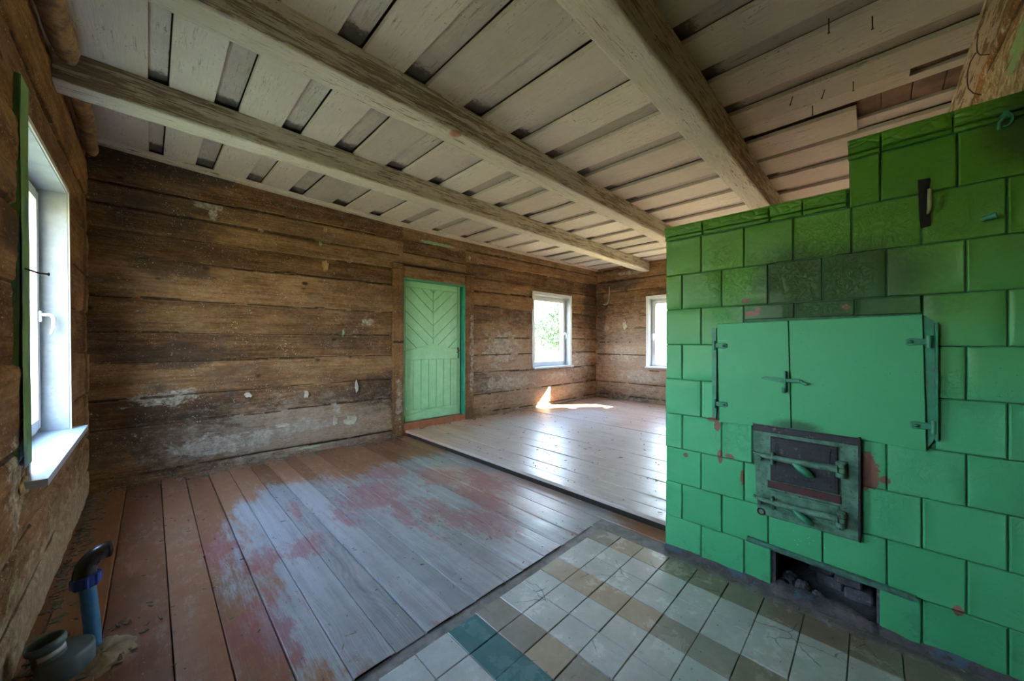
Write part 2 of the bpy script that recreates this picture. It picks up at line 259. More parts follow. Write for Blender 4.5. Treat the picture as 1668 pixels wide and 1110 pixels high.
class MB:
    def __init__(s): s.v = []; s.f = []; s.mi = []; s.tone = []; s.k = 0; s.sm = []
    def add(s, v, fs, mi=0, tone=.5, smooth=False):
        v = np.asarray(v, float).reshape(-1, 3); s.v.append(v); k = s.k
        s.f += [tuple(i+k for i in q) for q in fs]; s.mi += [mi]*len(fs); s.sm += [smooth]*len(fs)
        s.tone.append(np.full(len(v), tone) if np.isscalar(tone) else np.asarray(tone)); s.k += len(v); return s
    def box(s, a, b, mi=0, tone=.5, bev=0., rot=None):
        x0, y0, z0 = a; x1, y1, z1 = b
        if bev <= 0:
            v = [(x0, y0, z0), (x1, y0, z0), (x1, y1, z0), (x0, y1, z0), (x0, y0, z1), (x1, y0, z1), (x1, y1, z1), (x0, y1, z1)]
            fs = [(3, 2, 1, 0), (4, 5, 6, 7), (0, 1, 5, 4), (1, 2, 6, 5), (2, 3, 7, 6), (3, 0, 4, 7)]
        else:
            v = []; fs = []; mx = lambda q: q
            X = (x0, x1); Y = (y0, y1); Z = (z0, z1); idx = {}
            for i in (0, 1):
                for j in (0, 1):
                    for k in (0, 1):
                        sx_, sy_, sz_ = (1 if i == 0 else -1), (1 if j == 0 else -1), (1 if k == 0 else -1)
                        for axn, o in enumerate(((0, bev*sy_, bev*sz_), (bev*sx_, 0, bev*sz_), (bev*sx_, bev*sy_, 0))):
                            idx[i, j, k, axn] = len(v); v.append((X[i]+o[0], Y[j]+o[1], Z[k]+o[2]))
            q = lambda *a_: [idx[t] for t in a_]
            for i in (0, 1): fs.append(q((i, 0, 0, 0), (i, 1, 0, 0), (i, 1, 1, 0), (i, 0, 1, 0))[::(1 if i else -1)])
            for j in (0, 1): fs.append(q((0, j, 0, 1), (0, j, 1, 1), (1, j, 1, 1), (1, j, 0, 1))[::(1 if j else -1)])
            for k in (0, 1): fs.append(q((0, 0, k, 2), (1, 0, k, 2), (1, 1, k, 2), (0, 1, k, 2))[::(1 if k else -1)])
            for i in (0, 1):
                for j in (0, 1): fs.append(q((i, j, 0, 0), (i, j, 1, 0), (i, j, 1, 1), (i, j, 0, 1)))
                for k in (0, 1): fs.append(q((i, 0, k, 0), (i, 1, k, 0), (i, 1, k, 2), (i, 0, k, 2)))
            for j in (0, 1):
                for k in (0, 1): fs.append(q((0, j, k, 1), (1, j, k, 1), (1, j, k, 2), (0, j, k, 2)))
            for i in (0, 1):
                for j in (0, 1):
                    for k in (0, 1): fs.append(q((i, j, k, 0), (i, j, k, 1), (i, j, k, 2)))
        if rot is not None:
            c = np.mean(v, 0); v = (np.asarray(v)-c)@np.array(rot).T+c
        return s.add(v, fs, mi, tone)
    def grid(s, V, mi=0, tone=.5, flip=False, smooth=True, mask=None, mat_of=None):   # V: (a, b, 3)
        a, b = V.shape[:2]; ii, jj = np.meshgrid(np.arange(a-1), np.arange(b-1), indexing='ij')
        q = np.stack([ii*b+jj, (ii+1)*b+jj, (ii+1)*b+jj+1, ii*b+jj+1], -1).reshape(-1, 4)
        if flip: q = q[:, ::-1]
        if mask is not None: q = q[mask[:-1, :-1].reshape(-1)] if mask.shape == V.shape[:2] else q[mask.reshape(-1)]
        t = tone if np.isscalar(tone) else np.asarray(tone).reshape(-1)
        return s.add(V.reshape(-1, 3), q.tolist(), mi, t, smooth)
    def tube(s, pts, r, seg=10, mi=0, tone=.5, cap=True, smooth=True):
        pts = [Vector(p) for p in pts]; n = len(pts); rs = r if hasattr(r, '__len__') else [r]*n; V = []; up = None
        for i, p in enumerate(pts):
            d = (pts[min(i+1, n-1)]-pts[max(i-1, 0)]).normalized()
            if up is None: up = d.orthogonal().normalized()
            else: up = (up-d*up.dot(d)).normalized()
            w = d.cross(up)
            for k in range(seg): a = 2*math.pi*k/seg; V.append(p+(up*math.cos(a)+w*math.sin(a))*rs[i])
        fs = [(i*seg+k, i*seg+(k+1) % seg, (i+1)*seg+(k+1) % seg, (i+1)*seg+k) for i in range(n-1) for k in range(seg)]
        s.add([tuple(q) for q in V], fs, mi, tone, smooth)
        if cap:
            s.add([tuple(q) for q in V[:seg]], [tuple(range(seg))[::-1]], mi, tone); s.add([tuple(q) for q in V[-seg:]], [tuple(range(seg))], mi, tone)
        return s
    def lathe(s, prof, c, seg=32, mi=0, ax=None):     # prof: (r, z) list around +z at c
        V = []; c = Vector(c); R = Vector((0, 0, 1)).rotation_difference(Vector(ax)).to_matrix() if ax else Matrix.Identity(3)
        for r, z in prof:
            for k in range(seg): a = 2*math.pi*k/seg; V.append(tuple(c+R@Vector((r*math.cos(a), r*math.sin(a), z))))
        n = len(prof); fs = [(i*seg+k, i*seg+(k+1) % seg, (i+1)*seg+(k+1) % seg, (i+1)*seg+k) for i in range(n-1) for k in range(seg)]
        return s.add(V, fs, mi, .5, True)
    def prism(s, poly, fn, h0, h1, mi=0, tone=.5, bev=0.):  # poly in 2D, fn(u, v, h) -> xyz
        n = len(poly); cu = sum(p[0] for p in poly)/n; cv = sum(p[1] for p in poly)/n
        def sh(p, d):
            L = math.hypot(p[0]-cu, p[1]-cv) or 1; k = max(0, 1-d/L); return (cu+(p[0]-cu)*k, cv+(p[1]-cv)*k)
        if bev > 0: rings = [[(*p, h0) for p in poly], [(*p, h1-(h1-h0 > 0 or -1)*bev*.7) for p in poly], [(*sh(p, bev*1.2), h1) for p in poly]]
        else: rings = [[(*p, h0) for p in poly], [(*p, h1) for p in poly]]
        V = [fn(*q) for R in rings for q in R]; fs = []
        for i in range(len(rings)-1): fs += [(i*n+k, i*n+(k+1) % n, (i+1)*n+(k+1) % n, (i+1)*n+k) for k in range(n)]
        fs.append(tuple((len(rings)-1)*n+k for k in range(n))); fs.append(tuple(range(n))[::-1])
        return s.add(V, fs, mi, tone)
    def build(s, name, mats, parent=None, org=(0, 0, 0), fixn=True):
        V = np.concatenate(s.v); 
        o_ = np.array(parent['_o']) if parent is not None else np.array(org, float)
        V = (V-o_)*S
        me = bpy.data.meshes.new(name); me.from_pydata(V.tolist(), [], s.f); me.update()
        for m in (mats if isinstance(mats, (list, tuple)) else [mats]): me.materials.append(m)
        me.polygons.foreach_set('material_index', s.mi); me.polygons.foreach_set('use_smooth', s.sm)
        a = me.attributes.new('tone', 'FLOAT', 'POINT'); a.data.foreach_set('value', np.concatenate(s.tone).astype(np.float32))
        if fixn:
            import bmesh
            bm = bmesh.new(); bm.from_mesh(me); bmesh.ops.recalc_face_normals(bm, faces=bm.faces); bm.to_mesh(me); bm.free()
        o = bpy.data.objects.new(name, me); C.objects.link(o)
        if parent is not None: o.parent = parent; o['_o'] = list(map(float, o_))
        else: o.location = Vector(o_)*S; o['_o'] = list(map(float, o_))
        return o
def tag(o, label=None, cat=None, group=None, kind=None):
    if label: o['label'] = label
    if cat: o['category'] = cat
    if group: o['group'] = group
    if kind: o['kind'] = kind
    return o
def empty(name, loc=(0, 0, 0), **kw):
    o = bpy.data.objects.new(name, None); C.objects.link(o); o.location = Vector(loc)*S; o.empty_display_size = .1; o['_o'] = list(map(float, loc)); return tag(o, **kw)
def lin(a, b, n): return np.linspace(a, b, n)
def rgrid(u0, u1, v0, v1, du, extra_u=(), extra_v=()):
    us = lin(u0, u1, max(2, int(round((u1-u0)/du))+1)); vs = lin(v0, v1, max(2, int(round((v1-v0)/du))+1))
    def snap(a, ex):
        a = a.copy()
        for e_ in ex:
            i = int(np.argmin(abs(a-e_))); a[i] = e_
        return a
    return snap(us, extra_u), snap(vs, extra_v)

# ------------------------------------------------------------------ room measures (layout units)
XL = lambda z: -.283-.011*z                      # the left wall leans out a little
YW = lambda x: 3.65-.045*(x+.29)                 # long wall
XF, YR, ZC, ZR = 5.47, -.345, 2.25, .05
def zceil(x, y): return ZC+.095*np.clip(1-(x+.3)/2.6, 0, 1)**1.4*np.clip((y-2.5)/1.1, 0, 1)

def logskin(mb, mapf, u0, u1, z0, z1, seams, holes, seed, amp=.012, seamd=.02, sw=.012, du=.011, wav=.012, back=.0):
    """Hewn log surface: mapf(u, d, z) with d = distance towards the room."""
    us, zs = rgrid(u0, u1, z0, z1, du, [h[0] for h in holes]+[h[1] for h in holes], [h[2] for h in holes]+[h[3] for h in holes])
    U, Z = np.meshgrid(us, zs, indexing='ij')
    sd = np.full(U.shape, 9.); idx = np.zeros(U.shape)
    for i, s_ in enumerate(seams):
        zz = s_+wav*3.2*fbm(U*.7+i*9, U*0+i*3.3, 3, seed)+.006*fbm(U*9+i*9, U*0+i, 3, seed+5)
        w_ = sw*(.45+1.1*np.clip(vn(U*1.3+i*7, U*0+i, seed+3), 0, 1)); d = np.abs(Z-zz)/(w_*.55)+1.3*np.clip(.42-vn(U*1.1+i*13, U*0+i*2.7, seed+8), 0, 1)*2; sd = np.minimum(sd, d); idx += (Z > zz)
    hl = np.sin(idx*12.9898+seed)*43758.5453; hl = hl-np.floor(hl)
    D = (hl-.5)*amp*1.4 + amp*1.6*fbm(U*1.5+idx*5, Z*6+idx*3, 4, seed+9)+.006*fbm(U*9, Z*26, 4, seed+2)+.004*fbm(U*30, Z*60, 3, seed+4)
    D -= seamd*np.exp(-sd**2)+.0035*np.exp(-(sd/3.)**2)
    keep = np.ones((len(us)-1, len(zs)-1), bool); uc = (us[:-1]+us[1:])/2; zc_ = (zs[:-1]+zs[1:])/2
    for h in holes:
        keep[np.ix_((uc > h[0]) & (uc < h[1]), (zc_ > h[2]) & (zc_ < h[3]))] = False
        dz = np.maximum(np.maximum(h[0]-U, U-h[1]), np.maximum(h[2]-Z, Z-h[3])); D = np.where(dz < .02, np.minimum(D, .0), D)
    V = mapf(U, D, Z); T = np.clip(hl+.25*fbm(U*2, Z*3, 2, seed), 0, .98); T = np.where(sd < .9*(vn(U*14, Z*14, seed) > .22)+.15, 2., T); mb.grid(np.stack(V, -1), 0, T, mask=keep, smooth=True)   # tone 2 marks the log joints, coloured dark brown
    # solid body behind the skin
    ub = sorted({u0, u1, *[h[0] for h in holes], *[h[1] for h in holes]}); zb = sorted({z0, z1, *[h[2] for h in holes], *[h[3] for h in holes]})
    for a, b in zip(ub[:-1], ub[1:]):
        for c, d in zip(zb[:-1], zb[1:]):
            if any(h[0] < (a+b)/2 < h[1] and h[2] < (c+d)/2 < h[3] for h in holes): continue
            P8 = [mapf(np.array(uu_), np.array(dd_), np.array(zz_)) for dd_ in (-.034, -.15) for uu_, zz_ in ((a, c), (b, c), (b, d), (a, d))]
            mb.add([[float(q) for q in p] for p in P8], [(0, 1, 2, 3), (7, 6, 5, 4), (0, 1, 5, 4), (1, 2, 6, 5), (2, 3, 7, 6), (3, 0, 4, 7)], 0, .5)

# ------------------------------------------------------------------ walls
mlogA = m_logs('hewn_logs_long', 'x', dusty=[((4.1, 3.5, .55), (1.7, .8, .95)), ((1.0, 3.5, .2), (1.2, .8, .35))],
    plaster=[((.45, 3.5, .19), (.55, .6, .10)), ((.95, 3.5, .24), (.30, .6, .07)), ((.1, 3.5, .58), (.26, .6, .09)), ((.30, 3.5, 2.05), (.11, .6, .035)), ((.34, 3.5, 1.98), (.03, .6, .06)), ((1.36, 3.5, .22), (.07, .6, .07)), ((1.24, 3.5, .36), (.05, .6, .06)), ((3.5, 3.5, .45), (.6, .6, .12)), ((4.4, 3.5, .48), (.45, .6, .07)), ((3.3, 3.5, .9), (.4, .6, .3)), ((5.0, 3.5, .7), (.4, .6, .2)), ((1.55, 3.5, 1.2), (.09, .6, .05))],
    dark=[((.05, 3.5, 1.9), (.45, .6, .22)), ((.1, 3.5, .9), (.5, .6, .12)), ((.15, 3.5, .32), (.7, .6, .36)), ((5.3, 3.5, 1.6), (.35, .6, .5)), ((0, 3.5, 2.3), (.7, .6, .16)), ((1.7, 3.5, .5), (.5, .6, .25)), ((.1, 3.5, 1.55), (.3, .6, .1))],
    paint=[((2.33, 3.5, 2.12), (.33, .6, .022)), ((2.77, 3.5, 2.03), (.02, .6, .04)), ((1.10, 3.5, 1.9), (.018, .6, .03)), ((1.3, 3.5, 1.08), (.012, .6, .05)), ((1.02, 3.5, .045), (.14, .6, .014)), ((.5, 3.5, -.02), (.05, .6, .012))])
mlogF = m_logs('hewn_logs_far', 'y', dusty=[((5.45, 2.6, .75), (.8, 1.3, 1.0))], plaster=[((5.45, 2.85, 1.27), (.6, .07, .10)), ((5.45, 3.2, 1.25), (.6, .06, .08)), ((5.45, 2.75, 2.12), (.6, .3, .05)), ((5.45, 2.6, .45), (.6, .4, .12)), ((5.45, 2.9, .8), (.6, .3, .2))], dark=[((5.45, 3.0, 1.95), (.6, .6, .14)), ((5.45, 3.3, 1.3), (.6, .1, 1.)), ((5.45, 3, .1), (.6, .8, .1))])
mlogL = m_logs('hewn_logs_left', 'y', dusty=[((-.3, 2.6, .0), (.4, 1.6, .5))], plaster=[((-.3, 3.2, .06), (.3, .9, .26)), ((-.3, 2.2, .08), (.3, .9, .26)), ((-.3, 1.85, .55), (.3, .12, .2))], dark=[((-.3, 1.8, 1.35), (.3, .15, .12)), ((-.3, 3.5, 1.2), (.3, .1, 1.))], tint=(1.25, 1.12, .95))
mlogR = m_logs('hewn_logs_right', 'x', paint=[((2.02, -.34, 2.0), (.2, .4, .12))], plaster=[((2.4, -.34, 1.9), (1.2, .4, .35))], tint=(1.6, 1.35, 1.0))
WIN_L = (1.99, 2.885, .535, 1.755)        # y0 y1 z0 z1
WIN_L_ADD = (.55, 1.0, .80, 1.6)
WIN_B = (3.905, 4.735, .61, 1.70)        # x0 x1
DOOR = (1.90, 2.71, -.10, 1.69)
WIN_F = (1.62, 2.47, .60, 1.68)
WIN_F_ADD = (-.22, .45, .60, 1.68)
mb = MB(); sA = [.075, .40, .60, .86, 1.065, 1.30, 1.59, 1.755, 1.93, 2.075, 2.3]
logskin(mb, lambda u, d, z: (u, YW(u)-d, z), -.45, DOOR[0], -.12, 2.55, sA, [], 3, du=.010)
sB = [.10, .34, .60, .83, 1.05, 1.24, 1.44, 1.64, 1.80, 1.98, 2.13, 2.3]
hB = [WIN_B]
logskin(mb, lambda u, d, z: (u, YW(u)-d, z), DOOR[1], XF+.1, -.12, 2.55, sB, hB, 5, du=.013)
logskin(mb, lambda u, d, z: (u, YW(u)-d, z), DOOR[0], DOOR[1], DOOR[3], 2.55, [1.83, 1.96, 2.1, 2.3], [], 3, du=.013)
tag(mb.build('wall_back', mlogA), kind='structure')
mb = MB(); logskin(mb, lambda u, d, z: (XF-d, u, z), YR-.2, YW(XF)+.12, -.12, 2.5, [.12, .33, .56, .80, 1.0, 1.22, 1.42, 1.63, 1.83, 2.02, 2.2], [WIN_F, WIN_F_ADD], 8, du=.016)
tag(mb.build('wall_far', mlogF), kind='structure')
mb = MB(); logskin(mb, lambda u, d, z: (XL(z)+d, u, z), YR-.15, 3.80, -.12, 2.55, [.16, .36, .66, .93, 1.18, 1.42, 1.7, 1.95, 2.2], [WIN_L, WIN_L_ADD], 12, amp=.008, seamd=.016, du=.010)
tag(mb.build('wall_left', mlogL), kind='structure')
mb = MB(); logskin(mb, lambda u, d, z: (u, YR+d, z), -.45, XF+.1, -.12, 2.5, [.3, .6, .9, 1.2, 1.5, 1.75, 2.0, 2.17], [], 15, amp=.03, seamd=.012, du=.016)
tag(mb.build('wall_right', mlogR), kind='structure')

# ------------------------------------------------------------------ floors
def planks(mb, xs, y0, y1, z, gap=.0036, th=.03, seed=1, dy=.03, flat=1.):
    for i, (a, b) in enumerate(zip(xs[:-1], xs[1:])):
        t = float(np.random.default_rng(seed*100+i).random()); ny = int((y1-y0)/dy)+1; ys = lin(y0, y1, ny)
        e_ = .0022; xx = np.array([a+gap/2, a+gap/2+.0001, a+gap/2+e_*.5, a+gap/2+e_, a+gap/2+e_*1.4, *lin(a+gap/2+.012, b-gap/2-.012, 5), b-gap/2-e_*1.4, b-gap/2-e_, b-gap/2-e_*.5, b-gap/2-.0001, b-gap/2])
        hz = np.array([-th, -e_*.9, -e_*.25, 0, 0, 0, 0, 0, 0, 0, 0, 0, -e_*.25, -e_*.9, -th])
        X, Y = np.meshgrid(xx, ys, indexing='ij'); wob = .0035*fbm(ys*1.2+i*4, ys*0+i, 2, seed+1)
        X = X+np.where(np.arange(len(xx))[:, None] < 3, wob[None], 0)
        Z = z+hz[:, None]+flat*(.006*(t-.5)+.004*fbm(X*8, Y*1.1+i*3, 3, seed)-.0008*((X-(a+b)/2)/(b-a)*2)**2)
        mb.grid(np.stack([X, Y, Z], -1), 0, t, smooth=True)
mf = m_floor('painted_floorboards'); mfr = m_floor('grey_pink_floorboards', True)
xsl = [-.30, -.255, -.114, .054, .18, .308, .427, .56, .672, .795, .89, 1.045, 1.155, 1.30, 1.43, 1.567, 1.70, 1.82, 1.925]
m_under = m_simple('dark_earth', (.035, .028, .022), rough=.95)
mb = MB(); planks(mb, xsl[:-3], 1.085, 3.72, 0, seed=2); planks(mb, xsl[:4], YR-.1, 1.08, 0, seed=3); planks(mb, [1.70, 1.815, 1.925], .66, 3.6, .0, seed=4); planks(mb, [1.567, 1.70], 1.085, 3.6, 0, seed=14)
mb.box((-.4, YR-.1, -.09), (1.95, 3.72, -.028), mi=1)
tag(mb.build('floor', [mf, m_under]), kind='structure')
mb = MB(); planks(mb, [1.93, 2.05, 2.19, 2.33, 2.465, 2.62, 2.76], .718, 3.62, ZR, seed=16, th=.022, gap=.0035); planks(mb, [2.76, 2.90, 3.05, 3.2, 3.36, 3.52, 3.70, 3.86, 4.02, 4.2, 4.36, 4.54, 4.7, 4.87, 5.04, 5.2, 5.36, 5.52], YR-.1, 3.62, ZR, seed=6, th=.022, gap=.0035)
tag(mb.build('floor_raised', mfr), kind='structure')
mb = MB(); mb.box((1.955, .735, -.05), (2.78, 3.62, ZR-.024)); mb.box((2.78, YR-.05, -.05), (5.5, 3.62, ZR-.024)); tag(mb.build('floor_joist_base', m_under), kind='structure')
# cement strip and tiles
m_cem = N('grey_cement'); Pn = m_cem.P(); q = m_cem.noise(Pn, 14., 8, .7)
m_cem = m_cem.fin(m_cem.ramp(q, [(.3, (.10, .095, .09)), (.55, (.22, .205, .19)), (.8, (.34, .32, .30))]), .75, m_cem.bump(q, .8, .02))
mb = MB(); us, vs = rgrid(.045, 1.80, YR-.08, 1.088, .012); U, V_ = np.meshgrid(us, vs, indexing='ij'); Z = -.006+.008*fbm(U*9, V_*9, 4, 31)+np.where(U > 1.712, .006, 0)
mb.grid(np.stack([U, V_, Z], -1)); mb.box((.045, YR-.08, -.03), (1.80, 1.088, -.0125)); tag(mb.build('floor_cement_bed', m_cem), kind='structure')
mt = [m_tile('cream_floor_tile', (.42, .43, .40), (.54, .55, .52)), m_tile('beige_floor_tile', (.36, .29, .21), (.44, .37, .28)), m_tile('grey_floor_tile', (.25, .23, .19), (.33, .30, .26)), m_tile('teal_floor_tile', (.055, .15, .155), (.085, .21, .21)), m_tile('brown_floor_tile', (.21, .18, .13), (.28, .24, .18))]
mb = MB(); TX = [1.702-.1225*i for i in range(14)]; TY = [1.034-.1222*j for j in range(12)]
colkind = {0: 1, 1: 0, 2: 0, 3: 1, 4: 0, 5: 0, 6: 2, 7: 3, 8: 0, 9: 0, 10: 2, 11: 0}
for i in range(13):
    for j in range(11):
        x1, x0 = TX[i]-.0012, TX[i+1]+.0012; y1, y0 = TY[j]-.0012, TY[j+1]+.0012
        k = colkind.get(i, 0)
        if i == 3 and j >= 4: k = 4 if j % 3 == 0 else 2
        if i == 0 and j >= 3: k = 4
        if i == 0 and j == 0: k = 2
        if i == 6 and j in (2, 5): k = 1
        if x0 < .06: continue
        zt = rng.normal(0, .0010); tx, ty = rng.normal(0, .0035, 2); cx_, cy_ = (x0+x1)/2, (y0+y1)/2; rr_ = []
        ins = [(0, -.012), (.0004, -.0012), (.0016, 0)]
        for d_, h_ in ins:
            for (xx, yy) in ((x0+d_, y0+d_), (x1-d_, y0+d_), (x1-d_, y1-d_), (x0+d_, y1-d_)): rr_.append((xx, yy, .003+zt+h_+tx*(xx-cx_)+ty*(yy-cy_)))
        fs = [(a*4+b, a*4+(b+1) % 4, (a+1)*4+(b+1) % 4, (a+1)*4+b) for a in range(2) for b in range(4)]+[(8, 9, 10, 11)]
        mb.add(rr_, fs, k, float(rng.random()))
tag(mb.build('floor_tiles', mt), kind='structure')

# ------------------------------------------------------------------ ceiling
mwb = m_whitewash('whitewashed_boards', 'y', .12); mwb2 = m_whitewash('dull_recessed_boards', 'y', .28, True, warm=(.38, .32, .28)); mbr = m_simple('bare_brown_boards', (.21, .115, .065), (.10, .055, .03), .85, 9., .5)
low = [(-.40, -.014), (.058, .23), (.335, .536), (.643, .828), (.951, 1.17), (1.312, 1.52), (1.643, 1.85), (1.968, 2.21), (2.325, 2.585), (2.70, 2.94), (3.05, 3.31), (3.42, 3.7), (3.82, 4.04), (4.15, 4.39), (4.5, 4.76), (4.87, 5.11), (5.22, 5.6)]
def cboard(mb, a, b, y0, y1, z, th, mi, seed, sag=1.):
    t = float(np.random.default_rng(seed).random()); ny = max(2, int((y1-y0)/.04)+1); ys = lin(y0, y1, ny)
    xx = np.array([a, a+.0004, a+.0012, a+.0026, a+.0034, *lin(a+.02, b-.02, 5), b-.0034, b-.0026, b-.0012, b-.0004, b]); hz = np.array([th, .003, .0008, 0, 0, 0, 0, 0, 0, 0, 0, 0, .0008, .003, th])
    X, Y = np.meshgrid(xx, ys, indexing='ij'); X = X+.005*fbm(Y*1.1+seed, X*0+seed, 2, seed)
    Z = z+hz[:, None]+sag*(.007*(t-.5)+.006*fbm(X*7+seed, Y*1.2, 3, seed+2))+(zceil(X, Y)-ZC)
    mb.grid(np.stack([X, Y, Z], -1), mi, t, smooth=True, flip=True)
    for e0 in (0, -1):
        mb.add(np.stack([X[:, e0], Y[:, e0], Z[:, e0]], -1), [tuple(range(len(xx)))], mi, t)
mb = MB()
for i, (a, b) in enumerate(low):
    if a < 5.4: cboard(mb, a, b, .60, 3.62, ZC, .022, 0, 40+i)
    a2, b2 = a-.062, b-.058
    if i == 8: cboard(mb, a2, 2.447, YR-.02, .60, ZC, .022, 0, 80+i); cboard(mb, 2.449, 2.567, -.122, .60, ZC, .022, 0, 81+i)
    elif i == 9: cboard(mb, 2.662, 2.94, .062, .60, ZC, .022, 0, 80+i)
    else: cboard(mb, a2, b2, YR-.02, .60, ZC, .022, 0, 80+i)
for i in range(len(low)-1):
    a, b = low[i][1]-.02, low[i+1][0]-.005
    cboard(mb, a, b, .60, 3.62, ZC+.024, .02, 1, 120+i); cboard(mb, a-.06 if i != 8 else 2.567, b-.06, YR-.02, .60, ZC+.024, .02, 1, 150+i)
for k in range(9):
    mb.box((2.2, -.36+k*.11, 2.292), (3.1, -.36+k*.11+.106, 2.31), mi=2, tone=.3)
for a, b, c, d in ((-.45, 5.6, -.5, 2.5), (-.45, 5.6, 2.5, 3.9)): mb.box((a, c, 2.315 if d < 3 else 2.40), (b, d, 2.5), mi=2)
mb.box((-.45, 2.49, 2.30), (5.6, 2.505, 2.45), mi=2)
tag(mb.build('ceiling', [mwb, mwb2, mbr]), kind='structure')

mbeam = m_whitewash('whitewashed_hewn_beam', 'x', .62, warm=(.50, .45, .34))
def beam(y0, y1, z0, x0, x1, seed, label):
    nx = int((x1-x0)/.02); xs = lin(x0, x1, nx); z1 = ZC+.002; b = .012
    prof = [(y0, z1), *[(y0, z) for z in lin(z1, z0+b, 9)[1:]], (y0+b*.25, z0+b*.3), *[(y, z0) for y in lin(y0+b, y1-b, 9)], (y1-b*.25, z0+b*.3), *[(y1, z) for z in lin(z0+b, z1, 9)]]
    p = np.array(prof); kk = np.arange(len(p)); X, K = np.meshgrid(xs, kk, indexing='ij')
    cy, cz = (y0+y1)/2, (z0+z1)/2; dy = p[:, 0]-cy; dz = p[:, 1]-cz; L = np.hypot(dy, dz)
    D = .016*fbm(X*1.6, K*.10+seed, 3, seed)+.008*fbm(X*6, K*.5+seed, 4, seed+3)
    crk = np.abs(K-(5.2+2.2*fbm(X*.9, X*0+seed, 2, seed+7))); D = D-.012*np.exp(-(crk/.5)**2)*(vn(X*1.1, X*0, seed+5) > .35)
    Y = cy+dy*(1+D/L*1.)+.012*fbm(X*.5, X*0, 2, seed+8); Z = cz+dz*(1+D/L); Z[:, 0] = z1; Z[:, -1] = z1
    mb = MB(); mb.grid(np.stack([X, Y, Z], -1), 0, np.where((K > 8.5) & (K < 19.5), .78, .32)+0*X, flip=False)
    for e0 in (0, -1): mb.add(np.stack([X[e0], Y[e0], Z[e0]], -1), [tuple(range(len(p)))])
    return tag(mb.build('ceiling_beam', mbeam, org=((x0+x1)/2, cy, z0)), label, 'beam', group='whitewashed ceiling beams')
beam(2.45, 2.585, 2.105, -.30, XF+.01, 3, 'whitewashed hewn ceiling beam nearest the log wall with the green door')
beam(1.54, 1.665, 2.098, -.30, XF+.01, 13, 'cracked middle ceiling beam with a small bare orange knot')
beam(.565, .70, 2.06, -.30, XF+.01, 23, 'thickest whitewashed ceiling beam, nearest the stove')

# lath along the top of the long wall
def strip(name, pts, w, h, mat, label, cat, seed=0, **kw):
    pts = [Vector(p) for p in pts]; mb = MB(); V = []; n = 60
    for i in range(n+1):
        t = i/n*(len(pts)-1); k = min(int(t), len(pts)-2); p = pts[k].lerp(pts[k+1], t-k); j = .004*float(fbm(np.array(i*.3), np.array(seed*3.), 3, seed))
        V.append([(p.x, p.y+w+j, p.z), (p.x, p.y+j, p.z), (p.x, p.y+j, p.z+h+j), (p.x, p.y+w+j, p.z+h+j), (p.x, p.y+w+j, p.z)])
    mb.grid(np.array(V), 0, .5, smooth=False)
    for e0 in (0, -1): mb.add(V[e0][:4], [(0, 1, 2, 3)])
    return tag(mb.build(name, mat, org=tuple(pts[0])), label, cat, **kw)
mlath = m_whitewash('peeling_lath', 'x', .4)
strip('wall_lath', [(x, YW(x)-.045, float(zceil(x, 3.6))-.032) for x in lin(-.27, 5.44, 12)], .055, .034, mlath, 'long whitewashed lath in the corner between ceiling and log wall above the green door', 'lath', 4)
strip('ceiling_batten', [(x, -.355, 2.222) for x in lin(1.2, 4.4, 6)], .065, .028, m_whitewash('raw_batten', 'x', .75, warm=(.5, .4, .26)), 'bare wooden batten edging the ceiling above the stove', 'batten', 6)

def pole(x, y0, y1, z, r, seed, label):
    mb = MB(); n = 50; V = []
    for i in range(n+1):
        t = i/n; y = y0+(y1-y0)*t
        for k in range(19):
            a = 2*math.pi*k/18; kk = k % 18; rr_ = r*(1+.45*float(fbm(np.array(y*5.), np.array(kk*.45), 3, seed)))*(1-.35*max(0, t-.93)/.07)
            V.append((x+math.cos(a)*rr_+.01*math.sin(y*4+seed), y, z+math.sin(a)*rr_*.9))
    V = np.array(V).reshape(n+1, 19, 3); mb.grid(V); mb.add(V[-1][:18], [tuple(range(18))]); mb.add(V[0][:18], [tuple(range(18))])
    tag(mb.build('wooden_pole', m_simple('rough_pole_wood', (.34, .20, .08), (.15, .085, .035), .9, 16., 1., spots=(.08, .045, .02)), org=(x, (y0+y1)/2, z)), label, 'pole')
pole(-.262, 1.0, 2.40, 2.19, .042, 5, 'rough round pole wedged between left wall and ceiling, in front of the beam end')
pole(-.262, 2.64, 3.52, 2.20, .034, 9, 'short rough pole wedged under the ceiling in the far left corner behind the beam')

# ------------------------------------------------------------------ windows
mpvc = m_simple('white_pvc', (.66, .69, .71), (.62, .65, .67), .32, 3., .02)
mwpaint = m_simple('white_painted_lining', (.36, .38, .39), (.29, .31, .32), .6, 11., .12, spots=(.27, .29, .30))
mglass = N('window_glass'); 
_t = mglass.n('BsdfTransparent'); _g = mglass.n('BsdfGlossy'); _g.inputs['Roughness'].default_value = .02; _m = mglass.n('MixShader')
mglass.l(.05, _m.inputs[0]); mglass.l(_t.outputs[0], _m.inputs[1]); mglass.l(_g.outputs[0], _m.inputs[2]); mglass.l(_m.outputs[0], mglass.o.inputs[0]); mglass = mglass.m
msill = m_simple('white_window_sill', (.42, .47, .53), (.38, .43, .49), .35, 6., .04)
mcase = m_simple('cream_casing', (.68, .65, .56), (.60, .56, .47), .5, 14., .12)
def ring(mb, fn, u0, u1, z0, z1, wl, wr, wb, wt, d0, d1, bev=.004):
    def bx(a, b, c, d):
        mb.prism([(a, c), (b, c), (b, d), (a, d)], lambda u, z, h: fn(u, h, z), d0, d1, bev=min(bev, .3*min(b-a, d-c)))
    bx(u0, u0+wl, z0, z1); bx(u1-wr, u1, z0, z1); bx(u0+wl, u1-wr, z0, z0+wb); bx(u0+wl, u1-wr, z1-wt, z1)
